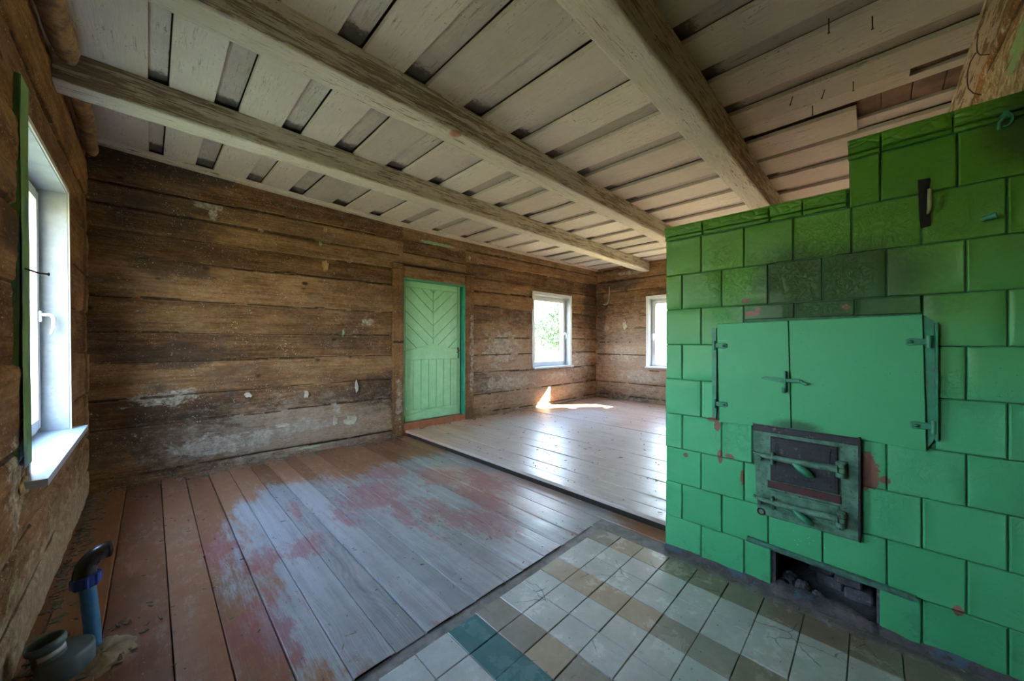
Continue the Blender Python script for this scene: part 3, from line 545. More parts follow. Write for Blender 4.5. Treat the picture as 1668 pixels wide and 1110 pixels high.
def window(name, fn, u0, u1, z0, z1, handle_hi, depth=.10, casing=.045, sill=(.035, .035, .05), caseproud=.010, back=.15, mc=None, outer=True):
    """fn(u, d, z): d > 0 towards the room. handle_hi: handle on the high-u stile."""
    root = empty(name, tuple(fn((u0+u1)/2, 0, z0)), kind='structure')
    mb = MB(); ring(mb, fn, u0, u1, z0, z1, .014, .014, .016, .014, -back, .0, 0); mb.build('reveal_lining', mwpaint, root)
    if casing:
        mb = MB(); ring(mb, fn, u0-casing+.01, u1+casing-.01, z0-.0, z1+casing-.01, casing, casing, .012, casing, -.004, caseproud, .003); mb.build('casing', mc or mpvc, root)
    a0, a1, b0, b1 = u0+.014, u1-.014, z0+.02, z1-.014
    mb = MB(); ring(mb, fn, a0, a1, b0, b1, .032, .032, .032, .032, -depth-.045, -depth, .003); mb.build('frame', mpvc, root)
    mb = MB(); ring(mb, fn, a0+.024, a1-.024, b0+.024, b1-.024, .048, .048, .048, .048, -depth-.05, -depth+.014, .004); sa = mb.build('sash', mpvc, root)
    mb = MB(); g0 = -depth-.02; w = .07
    mb.prism([(a0+w, b0+w), (a1-w, b0+w), (a1-w, b1-w), (a0+w, b1-w)], lambda u, z, h: fn(u, h, z), g0, g0-.003); mb.build('glass_pane', mglass, root)
    hu = (a1-.048) if handle_hi else (a0+.048); zc_ = (b0+b1)/2-.03; dd = -depth+.014; dr = -1 if handle_hi else 1
    mb = MB(); mb.prism([(hu-.010, zc_-.026), (hu+.010, zc_-.026), (hu+.010, zc_+.026), (hu-.010, zc_+.026)], lambda u, z, h: fn(u, h, z), dd, dd+.010, bev=.003)
    pts = [fn(hu, dd+.008, zc_+.008), fn(hu, dd+.030, zc_+.010), fn(hu, dd+.042, zc_+.004), fn(hu, dd+.046, zc_-.012), fn(hu, dd+.045, zc_-.05), fn(hu, dd+.036, zc_-.085)]
    mb.tube(pts, [.008, .0075, .008, .0075, .0065, .004], 8); mb.build('window_handle', mpvc, root)
    if sill:
        e0, e1, pr = sill; mb = MB()
        mb.prism([(u0+.004, -depth-.01), (u0+.004, .0), (u1-.004, 0), (u1-.004, -depth-.01)], lambda u, d, h: fn(u, d, h), z0+.0, z0+.020); mb.prism([(u0-e0, .0), (u0-e0, pr), (u1+e1, pr), (u1+e1, 0)], lambda u, d, h: fn(u, d, h), z0-.004, z0+.020, bev=.002); mb.build('window_sill', msill, root)
    return root
fL = lambda u, d, z: (XL(z)+d, u, z)
fB = lambda u, d, z: (u, YW(u)-d, z)
fF = lambda u, d, z: (XF-d, u, z)
wl = window('window_1', fL, *WIN_L[:2], WIN_L[2], WIN_L[3], True, depth=.10, casing=.022, sill=(.10, .065, .055), mc=mcase, caseproud=.006)
window('window_2', fB, *WIN_B, True, depth=.085)
window('window_3', fF, *WIN_F, True, depth=.085)
window('added_window_far', fF, *WIN_F_ADD, True, depth=.085)  # unseen window added so sun on the floor bounces warm light
window('added_window_left', fL, *WIN_L_ADD, True, depth=.10)  # unseen window added beside the camera to light stove and tiles
# green board beside the left window
mgb = N('peeling_green_board'); Pn = mgb.P(); q = mgb.noise(Pn, (9, 9, 3), 6, .7)
mgb = mgb.fin(mgb.mix(mgb.step(q, .52, .6), mgb.ramp(mgb.noise(Pn, 6., 4), [(.35, (.10, .22, .055)), (.6, (.16, .30, .09))]), (.07, .16, .15)), .5, mgb.bump(q, .4, .01))
mb = MB(); us, vs = rgrid(1.868, 1.972, .60, 1.835, .012); U, V_ = np.meshgrid(us, vs, indexing='ij')
U2 = U+np.where(U < 1.874, .010*fbm(V_*3, V_*0, 4, 3), 0); D = .012+.003*fbm(U*20, V_*5, 3, 4)
mb.grid(np.stack([XL(V_)+D, U2, V_], -1)); mb.box((-.31, 1.87, .60), (-.289, 1.972, 1.83))
tag(mb.build('casing_board', mgb, org=(-.29, 1.92, .6)), 'narrow upright board in peeling green paint along the near side of the left window', 'board')
mfoam = m_simple('yellow_foam', (.45, .30, .12), (.25, .16, .07), .9, 25., .9)
def lump(name, c, r, mat, label, cat, seed, dims=(1, 1, 1), n=16, rough_=.55, **kw):
    mb = MB(); th, ph = np.meshgrid(lin(0, math.pi, n), lin(0, 2*math.pi, n*2), indexing='ij')
    R = r*(1+rough_*fbm(th*1.8+seed, np.minimum(ph, 2*math.pi-ph)*1.8, 4, seed))
    V = np.stack([c[0]+dims[0]*R*np.sin(th)*np.cos(ph), c[1]+dims[1]*R*np.sin(th)*np.sin(ph), c[2]+dims[2]*R*np.cos(th)], -1); mb.grid(V)
    return tag(mb.build(name, mat, org=tuple(c)), label, cat, **kw)
lump('foam_lump', (-.290, 1.925, .535), .028, mfoam, 'lump of yellowed foam under the near end of the left window sill', 'foam', 3, (.5, 2.2, 1.1))

# ------------------------------------------------------------------ door
mdg = N('green_door_paint'); Pn = mdg.P(); q = mdg.noise(Pn, 9., 6, .65); k = mdg.noise(Pn, (60, 60, 4), 5, .7)
c = mdg.ramp(q, [(.3, (.25, .56, .29)), (.7, (.33, .66, .37))]); c = mdg.mix(mdg.ma('MULTIPLY', mdg.step(mdg.vor(Pn, 30.), .09, .04), .8), c, (.03, .07, .04))
mdg = mdg.fin(c, .26, mdg.bump(mdg.ma('ADD', q, k), .35, .008))
mgj = m_simple('dark_green_jamb_paint', (.03, .26, .17), (.04, .34, .20), .35, 8., .1)
mpost = m_logs('door_post_wood', 'z', plaster=[((1.85, 3.5, .35), (.05, .3, .35)), ((2.8, 3.5, .8), (.04, .3, .6))], tint=(.85, .78, .74))
# vertical grain for the posts
for nd in mpost.node_tree.nodes:
    if nd.type == 'VECT_MATH' and nd.operation == 'MULTIPLY' and tuple(nd.inputs[1].default_value)[1] < 2 and tuple(nd.inputs[1].default_value)[0] > 20: nd.inputs[1].default_value = (26, 26, 1.6)
dr = empty('door_1', (2.3, YW(2.3), 0), kind='structure')
fD = lambda u, d, z: (u, YW(u)-d, z)
def wposts(name, a, b, c, d, d0, d1, mat, seed, parent):
    mb = MB(); us, vs = rgrid(a, b, c, d, .012); U, V_ = np.meshgrid(us, vs, indexing='ij'); D = d1+.012*fbm(U*9, V_*2.5, 4, seed)-.012*((U < a+.006)|(U > b-.006)); mb.grid(np.stack(fD(U, D, V_), -1))
    mb.prism([(a, c), (b, c), (b, d), (a, d)], lambda u, z, h: fD(u, h, z), d0, d1-.012); return mb.build(name, mat, parent)
wposts('door_post', 1.785, 1.905, -.01, 1.83, -.12, .022, mpost, 3, dr); wposts('door_post', 2.708, 2.835, ZR, 1.80, -.12, .014, mpost, 5, dr)
wposts('lintel', 1.905, 2.708, 1.685, 1.81, -.12, .010, mlogA, 7, dr)
mb = MB(); mb.prism([(1.80, 1.825), (2.84, 1.825), (2.84, 1.835), (1.80, 1.835)], lambda u, z, h: fD(u, h, z), -.01, .030); mb.build('drip_strip', m_simple('dark_strip', (.03, .02, .012)), dr)
mb = MB(); mb.prism([(2.692, .12), (2.708, .12), (2.708, 1.67), (2.692, 1.67)], lambda u, z, h: fD(u, h, z), -.12, .004); mb.prism([(1.905, 1.67), (2.708, 1.67), (2.708, 1.69), (1.905, 1.69)], lambda u, z, h: fD(u, h, z), -.12, .002); mb.prism([(1.905, .12), (1.915, .12), (1.915, 1.67), (1.905, 1.67)], lambda u, z, h: fD(u, h, z), -.12, .002); mb.build('door_lining', mgj, dr)
mb = MB(); mb.prism([(1.905, -.02), (2.708, .03), (2.708, .118), (1.905, .118)], lambda u, z, h: fD(u, h, z), -.13, .006, bev=.004); mb.box((1.905, YW(2.3)-.0, -.1), (2.708, YW(2.3)+.14, .0)); mb.build('threshold', m_simple('brown_threshold_paint', (.36, .13, .055), (.25, .10, .05), .45, 9., .2), dr)
mb = MB(); mb.prism([(1.86, -.1), (2.76, -.1), (2.76, 1.75), (1.86, 1.75)], lambda u, z, h: fD(u, h, z), -.16, -.18); mb.build('light_stop_board', m_simple('dark_light_stop', (.03, .03, .025)), dr)  # unseen board added to stop daylight leaking past the door leaf
def clip(poly, u0, u1, z0, z1):
    for ax_, lim, sg in ((0, u0, 1), (0, u1, -1), (1, z0, 1), (1, z1, -1)):
        out = []
        for i in range(len(poly)):
            p, q_ = poly[i-1], poly[i]; ip, iq = sg*(p[ax_]-lim) >= 0, sg*(q_[ax_]-lim) >= 0
            if ip != iq: t = (lim-p[ax_])/(q_[ax_]-p[ax_]); out.append((p[0]+(q_[0]-p[0])*t, p[1]+(q_[1]-p[1])*t))
            if iq: out.append(q_)
        poly = out
        if len(poly) < 3: return []
    return poly
mb = MB(); dd = -.062; L0, L1, xc = 1.917, 2.672, 2.30; put = lambda poly, h=.010: mb.prism(poly, lambda u, z, hh: fD(u, hh, z), dd-.02, dd+h, bev=.0035)
mb.prism([(L0, .12), (L1, .12), (L1, 1.668), (L0, 1.668)], lambda u, z, h: fD(u, h, z), dd-.035, dd-.002)
put([(L0, .12), (L0+.035, .12), (L0+.035, 1.668), (L0, 1.668)], .008); put([(L1-.035, .12), (L1, .12), (L1, 1.668), (L1-.035, 1.668)], .008)
zt = 1.60; put([(L0+.037, zt), (L1-.037, zt), (L1-.037, 1.668), (L0+.037, 1.668)], .008)
zs_ = [1.56, 1.46, 1.33, 1.18, 1.03, .90, .74, .60]
zs_ = [1.85, 1.70]+zs_
for za, zb in zip(zs_[:-1], zs_[1:]):
    for sg in (-1, 1):
        e_ = xc+sg*.40; pl = [(xc+sg*.002, zb+.006), (e_, zb+.36+.006), (e_, za+.36-.0), (xc+sg*.002, za)]
        if sg > 0: pl = pl[::-1]
        zt_ = zt-.004
        pl = clip(pl, min(xc, e_) if sg > 0 else L0+.04, L1-.04 if sg > 0 else max(xc, e_), .92, zt_)
        if len(pl) > 2: put(pl, .008)
put([(L0+.037, .80), (xc, .80), (L1-.037, .80), (L1-.037, .895), (xc, .975), (L0+.037, .895)], .016)
px_ = lin(L0+.039, L1-.039, 8)
for a, b in zip(px_[:-1], px_[1:]): put([(a+.002, .24), (b-.002, .24), (b-.002, .794), (a+.002, .794)], .007)
put([(L0+.037, .125), (L1-.037, .125), (L1-.037, .185), (xc, .235), (L0+.037, .185)], .014)
leaf = mb.build('door_leaf', mdg, dr)
mirn = m_simple('rusty_iron', (.045, .035, .03), (.09, .05, .035), .6, 30., .4, metal=.4)
mb = MB(); mb.prism([(2.63, .80), (2.652, .80), (2.652, .93), (2.63, .93)], lambda u, z, h: fD(u, h, z), dd+.008, dd+.014, bev=.002); mb.tube([fD(2.641, -dd*-1+.012, .89), fD(2.641, dd+.04, .89), fD(2.60, dd+.045, .87)], .005, 7); mb.build('door_latch', mirn, leaf)

# ------------------------------------------------------------------ stove
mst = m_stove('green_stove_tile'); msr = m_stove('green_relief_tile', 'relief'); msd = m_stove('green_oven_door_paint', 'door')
mgrn = m_simple('green_painted_iron', (.045, .30, .17), (.03, .22, .12), .45, 18., .35, spots=(.16, .10, .06))
mold = m_simple('worn_green_iron', (.13, .30, .20), (.055, .15, .105), .5, 22., .6, spots=(.06, .03, .03))
mblk = m_simple('sooty_iron', (.035, .045, .05), (.02, .022, .028), .5, 16., .5, spots=(.16, .13, .11)); mred = m_simple('dark_red_iron', (.10, .025, .03), (.05, .03, .03), .6, 30., .5)
mbrk = m_simple('dusty_dark_brick', (.12, .12, .13), (.05, .055, .065), .9, 14., .8, spots=(.22, .22, .22)); mblack = m_simple('soot', (.008, .008, .008), rough=.95)
XS = 1.77
st = empty('tiled_stove', (XS, .2, 0), label='large green painted tiled masonry stove with iron doors and an ash opening', cat='stove')
HY0, HY1, HZ = -.014, .291, .160
X1 = 2.75; YS = -.335
mb = MB(); c0 = XS+.016
mb.box((c0, YS, 0), (X1, HY0, 1.545)); mb.box((c0, HY1, 0), (X1, .712, 1.545)); mb.box((c0, HY0, HZ), (X1, HY1, 1.545)); mb.box((c0+.45, HY0, 0), (X1, HY1, HZ)); mb.box((c0, YS, 1.545), (X1, .060, 1.715))
mb.box((c0, HY0, -.002), (c0+.45, HY1, .004))
mb.build('stove_core', mbrk, st)
# tiles
def ftile(mb, y0, y1, z0, z1, mi=0, fn=lambda y, x, z: (x, y, z), gap=.0017, proud=None, th=.016, n=6):
    y0 += gap; y1 -= gap; z0 += gap*.8; z1 -= gap*.8
    if y1-y0 < .008 or z1-z0 < .008: return
    k = np.array([0, .0, .0025, .007]); a = lambda p, q_: np.array([p, p, p+.0012, p+.0032, p+.0045, *lin(p+.0055, q_-.0055, n), q_-.0045, q_-.0032, q_-.0012, q_, q_])
    ya, za = a(y0, y1), a(z0, z1); Y, Z = np.meshgrid(ya, za, indexing='ij')
    e1 = np.minimum(np.arange(len(ya)), np.arange(len(ya))[::-1])[:, None]; e2 = np.minimum(np.arange(len(za)), np.arange(len(za))[::-1])[None]
    e_ = np.minimum(e1, e2); h = np.choose(np.clip(e_, 0, 4), [-th, -.0045, -.0014, .0, .0])
    tx, tz = rng.normal(0, .008, 2); pr = rng.normal(0, .0012) if proud is None else proud
    X = XS-(h+pr+tx*(Y-(y0+y1)/2)*.6+tz*(Z-(z0+z1)/2)*.6+np.where(e_ > 4, .0030*fbm(Y*11, Z*11, 2, 9), 0))
    mb.grid(np.stack(fn(Y, X, Z), -1), mi, float(rng.random()), smooth=True, flip=True)
RZ = [0.012, .165, .33, .495, .657, .823, .988, 1.155, 1.318, 1.485]
A = [.712, .553, .385, .219, .053, -.112, -.279, YS]; B = [.712, .636, .469, .301, .133, -.033, -.203, YS]
mb = MB()
def rowtiles(ed, z0, z1, cut=None):
    for a, b in zip(ed[:-1], ed[1:]):
        segs = [(b, a)]
        if cut:
            segs = []
            if a > cut[1]: segs.append((max(b, cut[1]), a))
            if b < cut[0]: segs.append((b, min(a, cut[0])))
        for p, q_ in segs: ftile(mb, p, q_, z0, z1)
for r_ in range(9):
    ed = A if r_ % 2 == 0 else B
    if r_ == 8: ed = A
    if r_ == 7: ed = B
    z0, z1 = RZ[r_], RZ[r_+1]; cut = None
    if r_ == 0: cut = (HY0, HY1)
    if r_ in (4, 5): cut = (-.14, .488)
    if r_ == 6: cut = (-.113, .385)
    if r_ == 3: cut = (.03, .355)
    if r_ == 2: cut = (.03, .33)
    rowtiles(ed, z0, z1, cut)
ftile(mb, .30, .385, .33, .495); 
for a, b in zip([.385, .216, .045], [.216, .045, -.113]): ftile(mb, b, a, 1.094, 1.155)
for a, b in ((.06, -.019), (-.019, -.187), (-.187, YS)): ftile(mb, b, a, 1.485, 1.652)
# left flank of the stove and the step
for r_ in range(9):
    z0, z1 = RZ[r_], RZ[r_+1]; o_ = 0 if r_ % 2 else .08; xs_ = [XS]+[XS+.165*i+.085+o_ for i in range(6)]
    for a, b in zip(xs_[:-1], xs_[1:]): ftile(mb, a, min(b, X1), z0, z1, fn=lambda y, x, z: (y, .712+.004-(x-XS)-.004, z))
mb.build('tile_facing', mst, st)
mb = MB()   # cornice
for ed, z0, z1 in (([.716, .545, .295, .19, .064], 1.487, 1.549), ([.064, -.02, -.177, YS], 1.654, 1.72)):
    for a, b in zip(ed[:-1], ed[1:]):
        ftile(mb, b, a, z0+.018, z1, proud=.010, th=.03); ftile(mb, b, a, z0, z0+.018, proud=.004, th=.02)
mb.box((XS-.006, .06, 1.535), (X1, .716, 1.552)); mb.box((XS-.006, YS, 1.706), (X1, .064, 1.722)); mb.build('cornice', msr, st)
mb = MB()   # painted backing seen in the joints
mb.box((XS+.008, YS, HZ), (XS+.018, .708, 1.54)); mb.box((XS+.008, YS, 0), (XS+.018, HY0, HZ)); mb.box((XS+.008, HY1, 0), (XS+.018, .708, HZ)); mb.box((XS+.008, YS, 1.54), (XS+.018, .058, 1.71)); mb.build('joint_backing', m_simple('dark_green_joint', (.03, .20, .09), (.02, .10, .05), .6, 20., .3), st)
mb = MB(); mb.box((c0-.002, HY1-.012, 0), (c0+.1, HY1-.0, HZ), mi=0); mb.build('opening_cheek', mbrk, st); mb = MB(); mb.box((c0, HY0, 0), (c0+.10, HY0+.006, HZ)); mb.build('opening_cheek', mbrk, st)
mb = MB()
for r_ in range(2):
    for k_ in range(2): mb.box((c0+.12+.03*k_, .0+.085*k_+.03*r_, .004+.052*r_), (c0+.28, .08+.085*k_+.03*r_, .052+.052*r_), bev=.006)
mb.build('inner_bricks', mbrk, st)
for k_, (rx, ry, rz_) in enumerate(((.07, .20, .02), (.05, .15, .016), (.10, .245, .022), (.035, .09, .012), (.06, .26, .014))):
    mb = MB(); th, ph = np.meshgrid(lin(0, math.pi, 9), lin(0, 2*math.pi, 15), indexing='ij'); R_ = rz_*(1+.9*fbm(th*2+k_*3, np.minimum(ph, 6.2832-ph)*2, 3, k_))
    mb.grid(np.stack([XS+rx+1.5*R_*np.sin(th)*np.cos(ph), ry+1.2*R_*np.sin(th)*np.sin(ph), .014+rz_*.6+R_*np.cos(th)], -1), smooth=False); mb.build('rubble', mbrk, st)
# oven doors
def plate(mb, pts, x0, x1, bev=.002): mb.prism(pts[::-1], lambda y, z, h: (h, y, z), x0, x1, bev=bev)
mb = MB(); plate(mb, [(.483, 1.080), (.2345, 1.084), (.2255, .660), (.475, .650)], XS-.001, XS-.0125); dl = mb.build('oven_door', msd, st); dl['label'] = 'smaller left oven door leaf'
mb = MB(); plate(mb, [(.2315, 1.084), (-.113, 1.090), (-.121, .650), (.034, .660), (.2225, .660)], XS-.001, XS-.0115); drr = mb.build('oven_door', msd, st); drr['label'] = 'wide right oven door leaf'
def hinge(y, z, sg, par):
    mb = MB(); L = .042; mb.prism([(y-sg*L, z-.008), (y-sg*L*.8, z-.012), (y+sg*.010, z-.009), (y+sg*.010, z+.009), (y-sg*L*.8, z+.012), (y-sg*L, z+.008)], lambda a, b_, h: (h, a, b_), XS-.011, XS-.019, bev=.003)
    mb.tube([(XS-.018, y+sg*.008, z-.020), (XS-.018, y+sg*.008, z+.020)], .0065, 8); mb.lathe([(0, .012), (.005, .010), (.007, 0)], (XS-.016, y-sg*L*.72, z), 10, ax=(-1, 0, 0)); mb.build('hinge', mgrn, par)
hinge(.487, .985, 1, dl); hinge(.485, .730, 1, dl)
hinge(-.118, 1.002, -1, drr); hinge(-.127, .732, -1, drr)
mb = MB(); plate(mb, [(.507, 1.062), (.489, 1.062), (.489, .668), (.505, .668)], XS+.006, XS-.006, .001); mb.build('hinge_strap', mgrn, st)
mb = MB(); plate(mb, [(-.116, 1.085), (-.137, 1.07), (-.143, .70), (-.124, .66)], XS+.006, XS-.005, .001); mb.box((XS-.020, -.1445, .688), (XS+.01, -.1395, 1.062)); mb.build('hinge_strap', mgrn, st)
mb = MB(); plate(mb, [(.325, .852), (.31, .862), (.245, .860), (.245, .838)], XS-.012, XS-.016, .0015); mb.box((XS-.032, .2385, .822), (XS-.012, .2455, .888), bev=.002); mb.box((XS-.030, .196, .845), (XS-.022, .243, .859), bev=.002); mb.tube([(XS-.018, .196, .852), (XS-.034, .185, .845), (XS-.036, .176, .842)], .006, 8); mb.tube([(XS-.02, .245, .822), (XS-.026, .245, .812), (XS-.02, .246, .806)], .008, 8); mb.build('latch', mgrn, dl)
# fire door
ff = empty('fire_door_unit', (XS, .19, .3)); ff.parent = st; ff.location = Vector((0, -.01, .3))*S; ff['_o'] = [XS, .19, .3]
mb = MB(); plate(mb, [(.352, .668), (.034, .664), (.036, .300), (.335, .300)], XS+.004, XS-.014, .003); fr = mb.build('fire_door_frame', mold, st)
mb = MB(); mb.box((XS-.022, .034, .638), (XS-.013, .350, .664), bev=.003); mb.box((XS-.024, .030, .302), (XS-.002, .037, .668), bev=.002); mb.build('frame_lip', mblk, fr)
bpy.data.objects.remove(ff)
mb = MB(); plate(mb, [(.290, .624), (.090, .622), (.086, .452), (.290, .450)], XS-.013, XS-.023, .004); fd = mb.build('fire_door', mblk, st); fd['label'] = 'upper sooty black fire door'
mb = MB(); ring(mb, lambda y, d, z: (XS-.020-d, y, z), .098, .282, .470, .612, .010, .010, .010, .010, 0, .006, .002); ring(mb, lambda y, d, z: (XS-.022-d, y, z), .112, .268, .530, .600, .004, .004, .004, .004, 0, .004, .001); mb.build('raised_moulding', mblk, fd)
mb = MB(); plate(mb, [(.300, .446), (.082, .446), (.080, .418), (.300, .418)], XS-.013, XS-.019, .002); mb.build('red_sill_band', mred, fr)
mb = MB(); plate(mb, [(.292, .412), (.086, .410), (.082, .326), (.288, .328)], XS-.013, XS-.022, .004); ad = mb.build('ash_door', mold, st); ad['label'] = 'lower worn green ash door'
mb = MB(); ring(mb, lambda y, d, z: (XS-.021-d, y, z), .098, .276, .336, .402, .006, .006, .006, .006, 0, .005, .0015); mb.build('raised_moulding', mold, ad)
def bar(z, par, gl):
    xb = XS-.040; mb = MB()
    mb.tube([(xb+.004, .332, z+.004), (xb, .300, z+.002), (xb, .20, z), (xb, .09, z+.004)], [.005, .0105, .0120, .0130], 10)
    mb.tube([(xb+.004, .345, z+.010), (xb+.004, .330, z+.004)], .006, 7)
    mb.build('latch_bar', mold, par)
    mb = MB(); mb.tube([(xb-.004, .215, z-.003), (xb-.012, .195, z-.018), (xb-.010, .170, z-.034), (xb-.006, .155, z-.042)], [.007, .0145, .0135, .004], 10); mb.build('latch_grip', mgrn, par).__setitem__('label', 'bright green latch grip')
    mb = MB()
    for dz in (-.018, 0, .018): mb.tube([(XS-.034, .080, z+dz-.008), (XS-.034, .080, z+dz+.008)], .0125, 12)
    mb.box((XS-.036, .066, z-.030), (XS-.014, .096, z+.030), bev=.004); mb.build('hinge_knuckle', mold, par)
    mb = MB(); mb.box((xb-.010, .276, z-.026), (XS-.014, .286, z+.022), bev=.003); mb.build('catch', mold, par); mb = MB(); mb.box((xb-.002, .318, z-.022), (XS-.012, .330, z-.002), bev=.002); mb.build('catch', mold, par)
bar(.545, fd, 1); bar(.368, ad, 0)
mb = MB()
mb.tube([(XS-.015, .322+.012*math.cos(a), .312+.012*math.sin(a)) for a in lin(0, 6.28, 14)], .003, 6); mb.build('wire_tie', mirn, fr)
# ledge over the ash opening
mb = MB(); n_ = 40; V = []
for i in range(n_+1):
    y = .372+(-.100-.372)*i/n_; z = .180-.016*i/n_; j = .004*float(fbm(np.array(i*.6), np.array(2.), 3, 5))
    V.append([(XS+.004, y, z-.008), (XS-.018-j, y, z-.007+j), (XS-.020-j, y, z+.002), (XS-.014, y, z+.008), (XS+.004, y, z+.010)])
mb.grid(np.array(V), smooth=False); mb.build('ledge_strip', m_simple('chipped_ledge', (.07, .25, .18), (.06, .10, .08), .6, 26., .8, spots=(.22, .15, .11)), st)
# damper slot, knob, ring hook
mb = MB(); mb.prism([(-.132, 1.375), (-.112, 1.372), (-.108, 1.40), (-.106, 1.46), (-.104, 1.53), (-.131, 1.528), (-.128, 1.48), (-.131, 1.44)], lambda y, z, h: (h, y, z), XS+.01, XS-.0045); mb.build('damper_slot', mblack, st)
mb = MB(); mb.tube([(XS-.004, -.125, 1.415), (XS-.022, -.127, 1.425), (XS-.026, -.128, 1.455), (XS-.022, -.128, 1.485), (XS-.004, -.127, 1.492)], [.003, .005, .006, .005, .003], 8); mb.build('damper_handle', m_simple('pale_green_enamel', (.30, .38, .18), (.2, .28, .12), .3, 20.), st)
mb = MB(); mb.tube([(XS+.0, -.236, 1.372), (XS-.022, -.242, 1.371), (XS-.026, -.256, 1.373)], [.008, .008, .009], 10); mb.build('damper_knob', mgrn, st)
mb = MB(); mb.tube([(XS-.006, -.275+.012*math.cos(a), 1.652+.02*math.sin(a)) for a in lin(.5, 5.2, 12)], .0035, 6); mb.box((XS-.010, -.282, 1.655), (XS, -.268, 1.685), bev=.002); mb.tube([(XS-.01, -.275, 1.66), (XS-.016, -.262, 1.645), (XS-.012, -.262, 1.625)], .004, 6); mb.build('wall_hook', mgrn, st)
# rough mortar foot
mfoot = N('dirty_mortar_foot'); Pn = mfoot.P(); q = mfoot.noise(Pn, 18., 7, .7)
mfoot = mfoot.fin(mfoot.mix(mfoot.step(mfoot.noise(Pn, 11., 4, .6), .56, .63), mfoot.ramp(q, [(.3, (.04, .04, .045)), (.7, (.16, .15, .15))]), (.09, .15, .20)), .85, mfoot.bump(q, 1., .02))
mb = MB(); us = lin(YS, .714, 130); vs = lin(0, 1, 9); U, V_ = np.meshgrid(us, vs, indexing='ij')
inh = ((U > HY0+.01) & (U < HY1-.01)); X = XS+.016-V_*0-.030*np.cos(V_*1.57)*(1+.8*fbm(U*12, V_*2, 4, 3))-np.where(inh, .01, 0); Z = .028*np.sin(V_*1.57)*(1+1.0*fbm(U*10, V_*2, 3, 8))+np.where(inh, .006, 0)-.004*(V_ < .05)
X = np.where(V_ > .99, XS+.03, X); mb.grid(np.stack([X, U, Z], -1)); mb.build('mortar_foot', mfoot, st)
mb = MB(); mb.prism([(XS+.02, HY0+.008), (XS+.30, HY0+.008), (XS+.30, HY1-.02), (XS+.02, HY1-.02)], lambda x, y, h: (x, y, h), .004, .012); mb.build('ash_bed', mbrk, st)

# ------------------------------------------------------------------ pipes in the left corner
mblue = m_simple('dusty_blue_pipe', (.03, .17, .36), (.05, .22, .40), .45, 26., .15, spots=(.12, .22, .30)); mnut = m_simple('blue_union_nut', (.02, .06, .36), (.015, .045, .26), .4, 14., .05)
mrub = m_simple('black_plastic', (.018, .018, .02), (.03, .03, .032), .3, 20., .1); mgry = m_simple('grey_drain_plastic', (.12, .17, .19), (.09, .13, .15), .45, 12., .1); mwht = m_simple('white_label', (.5, .5, .48))
px, py = -.128, 1.795
wp = empty('water_pipe', (px, py, 0), label='upright blue water pipe with black elbow rising from the floor by the left wall', cat='pipe')
mb = MB(); mb.tube([(px-.0, py, -.01), (px-.006, py+.002, .10), (px-.016, py+.006, .215)], .0195, 20); mb.build('pipe_run', mblue, wp)
tx_, ty_, tz_ = px-.017, py+.007, .205
mb = MB(); prof = []; 
for k_ in range(24):
    a = 2*math.pi*k_/24
R_ = [.0195, .030, .033, .033, .030, .026]; Zz = [0, .003, .008, .034, .038, .040]; V = []
for r_, z_ in zip(R_, Zz):
    for k_ in range(49): a = 2*math.pi*k_/48; w_ = 1.09 if (k_ % 6 < 2 and r_ > .029) else 1.; V.append((tx_+.004*(-z_*4)+r_*w_*math.cos(a), ty_+r_*w_*math.sin(a), tz_+z_+.10*r_*math.cos(a)))
mb.grid(np.array(V).reshape(len(R_), 49, 3), smooth=False); mb.build('union_nut', mnut, wp)
mb = MB(); ctr = Vector((tx_-.003, ty_, tz_+.035)); pts = []; rd = []
dirh = Vector((.707, .30, 0)).normalized()
for a in lin(0, 1.7, 12): pts.append(ctr+Vector((0, 0, 1))*(.046*math.sin(a)+.014)+dirh*(.046*(1-math.cos(a)))); rd.append(.0265-.003*a/1.7)
pts = [ctr]+pts; rd = [.027]+rd; mb.tube(pts, rd, 20); mb.tube([pts[-1]-(pts[-1]-pts[-2]).normalized()*.004, pts[-1]+(pts[-1]-pts[-2]).normalized()*.004], .0262, 20); 
side = dirh.cross(Vector((0, 0, 1)))
mb.tube([p-side*-.0+Vector((0, 0, 0))+((p-ctr-dirh*.044).normalized() if i > 2 else -dirh)*rd[i]*1.0 for i, p in enumerate(pts)], .0025, 6); mb.build('elbow', mrub, wp)
dx, dy = -.196, 1.715
dp = empty('drain_pipe', (dx, dy, 0), label='grey plastic drain fitting with open socket beside the blue pipe', cat='pipe fitting')
mb = MB(); th = lin(0, 2*math.pi, 49); prof = [(0, 0), (1.0, 0), (1.0, .052), (.97, .062), (.9, .066), (0, .068)]; V = []
for r_, z_ in prof:
    for a in th:
        ex = .052+.018*max(0, math.cos(a-.9)); V.append((dx+.005+r_*ex*math.cos(a)*1.02+.006, dy+r_*ex*math.sin(a)+.004, z_+.0+.06*r_*ex*math.cos(a-.9)))
mb.grid(np.array(V).reshape(len(prof), 49, 3)); mb.build('drain_body', mgry, dp)
mb = MB(); sc0 = (dx-.012, dy+.012, .055); axd = (-.18, .05, 1)
mb.lathe([(.034, -.01), (.034, .040), (.040, .042), (.0415, .052), (.040, .060), (.036, .061), (.033, .057), (.031, .0), (0, -.002)], sc0, 32, ax=axd); mb.build('socket', mgry, dp)
mb = MB(); mb.lathe([(.0345, .018), (.035, .018), (.035, .032), (.0345, .032)], sc0, 40, ax=axd); V = mb.v[0]; keep = [f_ for f_ in mb.f if all((V[i][0]-sc0[0])*.5-(V[i][1]-sc0[1])*.86 > .012 for i in f_)]
mb.f = keep; mb.mi = [0]*len(keep); mb.sm = [True]*len(keep)
if keep: mb.build('paper_sticker', mwht, dp)
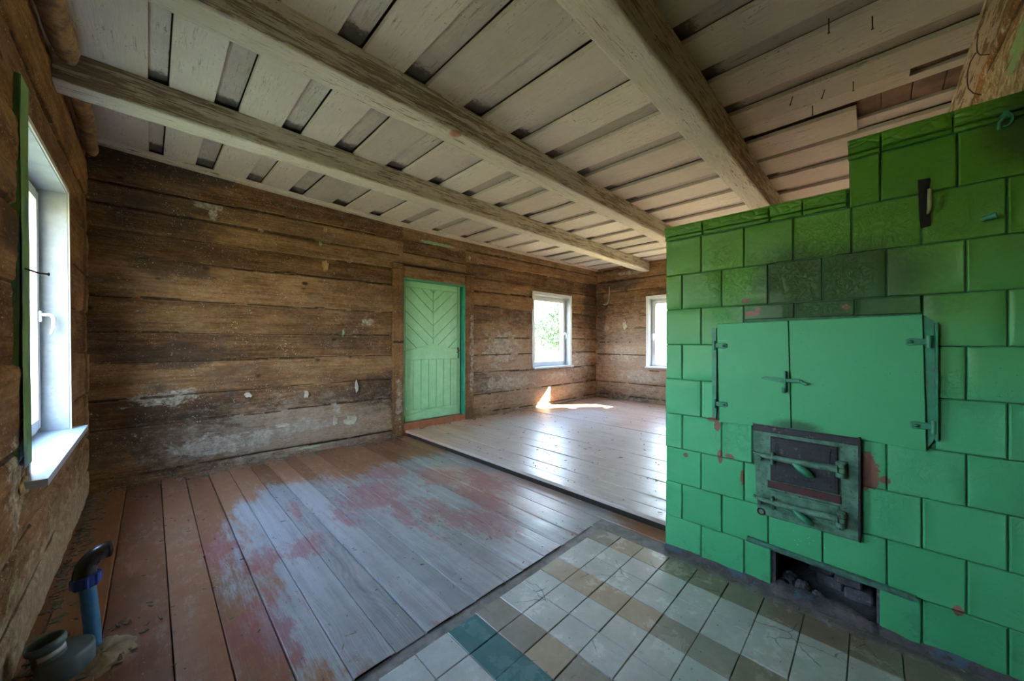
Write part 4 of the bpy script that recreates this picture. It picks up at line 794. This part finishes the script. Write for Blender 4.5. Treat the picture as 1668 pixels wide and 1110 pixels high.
lump('mortar_patch', (px+.02, py-.06, -.004), .095, m_simple('yellowish_mortar', (.34, .27, .17), (.19, .15, .10), .9, 12., .9, spots=(.32, .22, .09)), 'rough yellowish mortar patch in the floor around the blue pipe and grey drain', 'mortar', 6, (.85, 1.15, .16), n=30)

# ------------------------------------------------------------------ small things
mwire = m_simple('white_cable', (.55, .52, .45), (.4, .37, .3), .5)
cb = empty('electric_cable', (XF-.02, 3.19, 1.72), label='dangling white cable end on the far wall beside the corner', cat='cable')
mb = MB(); mb.tube([(XF-.02, 3.135, 1.93), (XF-.03, 3.13, 1.80), (XF-.035, 3.14, 1.70), (XF-.03, 3.17, 1.64), (XF-.03, 3.21, 1.62), (XF-.03, 3.24, 1.64)], .007, 7); mb.build('wire', mwire, cb)
mb = MB(); mb.box((XF-.04, 3.18, 1.58), (XF-.0, 3.23, 1.625), bev=.008); mb.tube([(XF-.03, 3.2, 1.6), (XF-.06, 3.17, 1.56), (XF-.05, 3.23, 1.55)], .006, 6); mb.build('junction', mirn, cb)
def nail(p, d, L=.045, r=.0022):
    mb = MB(); p = Vector(p); d = Vector(d).normalized(); mb.tube([p+Vector((0, 0, .01)), p+d*L*.6, p+d*L], [r, r, r*.9], 7); mb.tube([p+d*L, p+d*(L+.002)], r*2., 8); return mb.build('nail', mirn, org=tuple(p))
for p, d in (((2.30, .285, ZC), (-.2, .25, -1)), ((2.47, .225, ZC), (0, 0, -1)), ((2.35, .165, ZC), (-.2, .3, -1)), ((2.37, .065, ZC), (0, 0, -1)), ((1.86, .12, ZC), (0, 0, -1)), ((1.95, .0, ZC), (.1, 0, -1))):
    tag(nail(p, d), 'bent rusty nail hanging from the whitewashed ceiling boards near the stove', 'nail', 'rusty nails in the ceiling')
tag(nail((-.285, 1.90, 1.22), (1, .5, 0), .05, .003), 'thin iron nail sticking out of the green board by the left window', 'nail')
mb = MB(); mb.tube([(2.60, -.34, 2.10), (2.57, -.315, 2.105), (2.53, -.297, 2.115), (2.48, -.288, 2.128), (2.43, -.284, 2.145), (2.39, -.286, 2.16), (2.36, -.296, 2.175)], .0022, 6); tag(mb.build('rusty_wire', mirn, org=(2.5, -.3, 2.13)), 'longer rusty wire bent out of the wall above the stove', 'wire')
mb = MB(); mb.tube([(2.44, -.34, 2.19), (2.40, -.312, 2.18), (2.35, -.298, 2.172), (2.29, -.29, 2.175), (2.24, -.287, 2.185)], .002, 6); tag(mb.build('rusty_wire', mirn, org=(2.3, -.3, 2.16)), 'short rusty wire just under the batten above the stove', 'wire')
# flakes of wallpaper and plaster stuck to the long wall
mpap = m_simple('old_wallpaper', (.50, .45, .36), (.36, .32, .25), .85, 18., .3); mtan = m_simple('tan_paper', (.42, .26, .12), (.36, .22, .1), .8, 18., .2)
def flake(cu, cz, w, h, mat, label, seed, fn=fD, cat='paper scrap', d=.012):
    r_ = np.random.default_rng(seed); mb = MB(); n = 15; p = []
    for k_ in range(n):
        a = 2*math.pi*k_/n; q_ = .62+.55*r_.random(); p.append((cu+w*q_*math.cos(a), cz+h*q_*math.sin(a)))
    top = [fn(u, d+.002+.006*r_.random(), z) for u, z in p]; bot = [fn(u, d-.014, z) for u, z in p]
    mb.add(top+bot+[fn(cu, d, cz)], [(k_, (k_+1) % n, 2*n) for k_ in range(n)]+[(k_, (k_+1) % n, n+(k_+1) % n, n+k_) for k_ in range(n)]); o = mb.build('wall_flake', mat, org=tuple(float(v) for v in fn(cu, d, cz))); return tag(o, label, cat)
flake(1.135, 1.70, .028, .050, mtan, 'tan paper scrap on the log wall, the larger one left of the door', 1)
flake(1.135, 2.03, .018, .022, mtan, 'small tan paper scrap high on the log wall under the lath', 2)
flake(.98, .53, .018, .04, mpap, 'pale upright plaster flake low on the log wall, halfway to the door', 5, cat='plaster flake')
flake(1.42, .56, .014, .055, mpap, 'narrow pale plaster flake low on the log wall nearer the door', 6, cat='plaster flake')
flake(1.36, .24, .06, .055, mpap, 'large crumbly plaster patch low on the wall left of the door', 7, cat='plaster flake')
flake(1.22, .25, .024, .05, mpap, 'curled plaster flake just left of the crumbly plaster patch', 8, cat='plaster flake')
flake(.56, .56, .024, .022, mpap, 'grey plaster scrap on the lower log wall, third log up', 9, cat='plaster flake')
flake(.80, .28, .05, .018, mpap, 'white plaster scrap above the floor near the whitish patch', 10, cat='plaster flake')
flake(2.86, 1.27, .045, .075, mpap, 'pale plaster patch on the far wall between corner and window', 11, fn=fF, cat='plaster flake')
# floor litter
mlit = m_simple('floor_litter', (.10, .085, .06), (.25, .22, .17), .9)
mb = MB()
def chip(x, y, z, s_):
    a = rng.random()*6.28; c_, s2 = math.cos(a), math.sin(a); l, w, h = s_*(1+rng.random()*1.5), s_*(.3+.5*rng.random()), s_*(.15+.3*rng.random())
    q8 = [(sx_*l, sy_*w, hz) for hz in (-.001, h) for sx_, sy_ in ((-1, -.6), (1, -1), (.8, 1), (-.9, .7))]
    mb.add([(x+p[0]*c_-p[1]*s2, y+p[0]*s2+p[1]*c_, z+p[2]) for p in q8], [(0, 1, 2, 3), (4, 5, 6, 7), (0, 1, 5, 4), (1, 2, 6, 5), (2, 3, 7, 6), (3, 0, 4, 7)])
for _ in range(260): chip(2.0+3.3*rng.random()**1.3, .8+2.6*rng.random(), ZR+.002, .004+.004*rng.random()**3)
for _ in range(260): chip(-.2+2.1*rng.random(), 1.1+2.4*rng.random(), .002, .0025+.003*rng.random()**3)
for _ in range(260): x = -.26+2.1*rng.random(); chip(x, float(YW(x))-.02-.12*rng.random()**2, .002, .005+.008*rng.random()**2)
for _ in range(420): chip(-.265+.09*rng.random()**2, .3+3.2*rng.random(), .002, .004+.010*rng.random()**2)
for _ in range(120): x = 2+3.3*rng.random(); chip(x, float(YW(x))-.02-.06*rng.random()**2, ZR+.002, .005+.006*rng.random()**2)
for _ in range(70): chip(1.70+.06*rng.random(), -.3+1.0*rng.random(), .004, .002+.004*rng.random()**2)
for _ in range(60): chip(-.13+.16*rng.normal(0, .5), 1.79+.16*rng.normal(0, .5), .004, .004+.004*rng.random())
tag(mb.build('floor_litter', mlit), kind='stuff')

# ------------------------------------------------------------------ outdoors
mgrass = N('summer_grass'); Pn = mgrass.P(); q = mgrass.noise(Pn, 1.2, 8, .7); mgrass = mgrass.fin(mgrass.ramp(q, [(.3, (.20, .19, .075)), (.7, (.38, .33, .17))]), .95, spec=.1)
mb = MB(); g_ = lin(-300, 300, 61); U, V_ = np.meshgrid(g_, g_, indexing='ij'); mb.grid(np.stack([U, V_, -.45+0*U+.5*fbm(U*.05, V_*.05, 2, 5)*(np.hypot(U, V_) > 12)], -1)); tag(mb.build('ground', mgrass), kind='structure')
mleaf = m_simple('leaf_green', (.045, .085, .03), (.03, .06, .02), .7, 2., 0.); mbark = m_simple('bark', (.10, .07, .05))
def tree(x, y, h, w, seed, label, n=1500, ls=.11):
    r_ = np.random.default_rng(seed); root = empty('birch_tree', (x, y, -.45), label=label, cat='tree', group='trees outside the window')
    mb = MB(); mb.tube([(x, y, -.5), (x+.1, y, h*.4), (x+.05, y+.1, h*.8)], [.12, .08, .03], 8); mb.build('trunk', mbark, root)
    P_ = r_.normal(0, 1, (n, 3)); P_ /= np.linalg.norm(P_, axis=1)[:, None]; P_ *= r_.random(n)[:, None]**.4; t = (P_[:, 2]+1)/2
    cl = r_.normal(0, 1, (24, 3)); k_ = r_.integers(0, 24, n); P_ = P_*.45+cl[k_]/np.linalg.norm(cl[k_], axis=1)[:, None]*.6
    P_ = P_*[w, w, h*.46]+[x, y, h*.52]; mb = MB(); a = r_.normal(0, 1, (n, 3)); b = r_.normal(0, 1, (n, 3)); a = a/np.linalg.norm(a, axis=1)[:, None]*ls; b = b/np.linalg.norm(b, axis=1)[:, None]*ls*.6
    V = np.stack([P_-a, P_+b, P_+a, P_-b], 1).reshape(-1, 3); mb.add(V, [(4*i, 4*i+1, 4*i+2, 4*i+3) for i in range(n)]); mb.build('foliage', mleaf, root, fixn=False)
tree(17.2, 13.3, 3.8, 1.5, 3, 'light green tree in the meadow seen through the middle window')
tree(21.0, 18.5, 3.2, 3.0, 4, 'paler round tree further left through the middle window')

def sun_trim_tree(x, y, h, w, seed, label):
    r_ = np.random.default_rng(seed); n = 4200; root = empty('sun_trim_tree', (x, y, -.45), label=label, cat='tree')
    mb = MB(); mb.tube([(x, y, -.5), (x, y, h*.5), (x, y, h*.9)], [.06, .04, .01], 8); mb.build('trunk', mbark, root)
    z = r_.random(n); rr_ = w*np.sqrt(r_.random(n))*np.where(z > .7, (1-z)/.3*.8+.2, 1); a_ = r_.random(n)*6.283
    P_ = np.stack([x+rr_*np.cos(a_), y+rr_*np.sin(a_), -.4+z*h], -1); a = r_.normal(0, 1, (n, 3)); b = r_.normal(0, 1, (n, 3)); a = a/np.linalg.norm(a, axis=1)[:, None]*.06; b = b/np.linalg.norm(b, axis=1)[:, None]*.045
    V = np.stack([P_-a, P_+b, P_+a, P_-b], 1).reshape(-1, 3); mb = MB(); mb.add(V, [(4*i, 4*i+1, 4*i+2, 4*i+3) for i in range(n)]); mb.build('foliage', mleaf, root, fixn=False)
sun_trim_tree(7.6, .05, 5.2, .30, 9, 'added unseen columnar tree trimming the sun through the far window')  # out of view, added to narrow the sun patch indoors
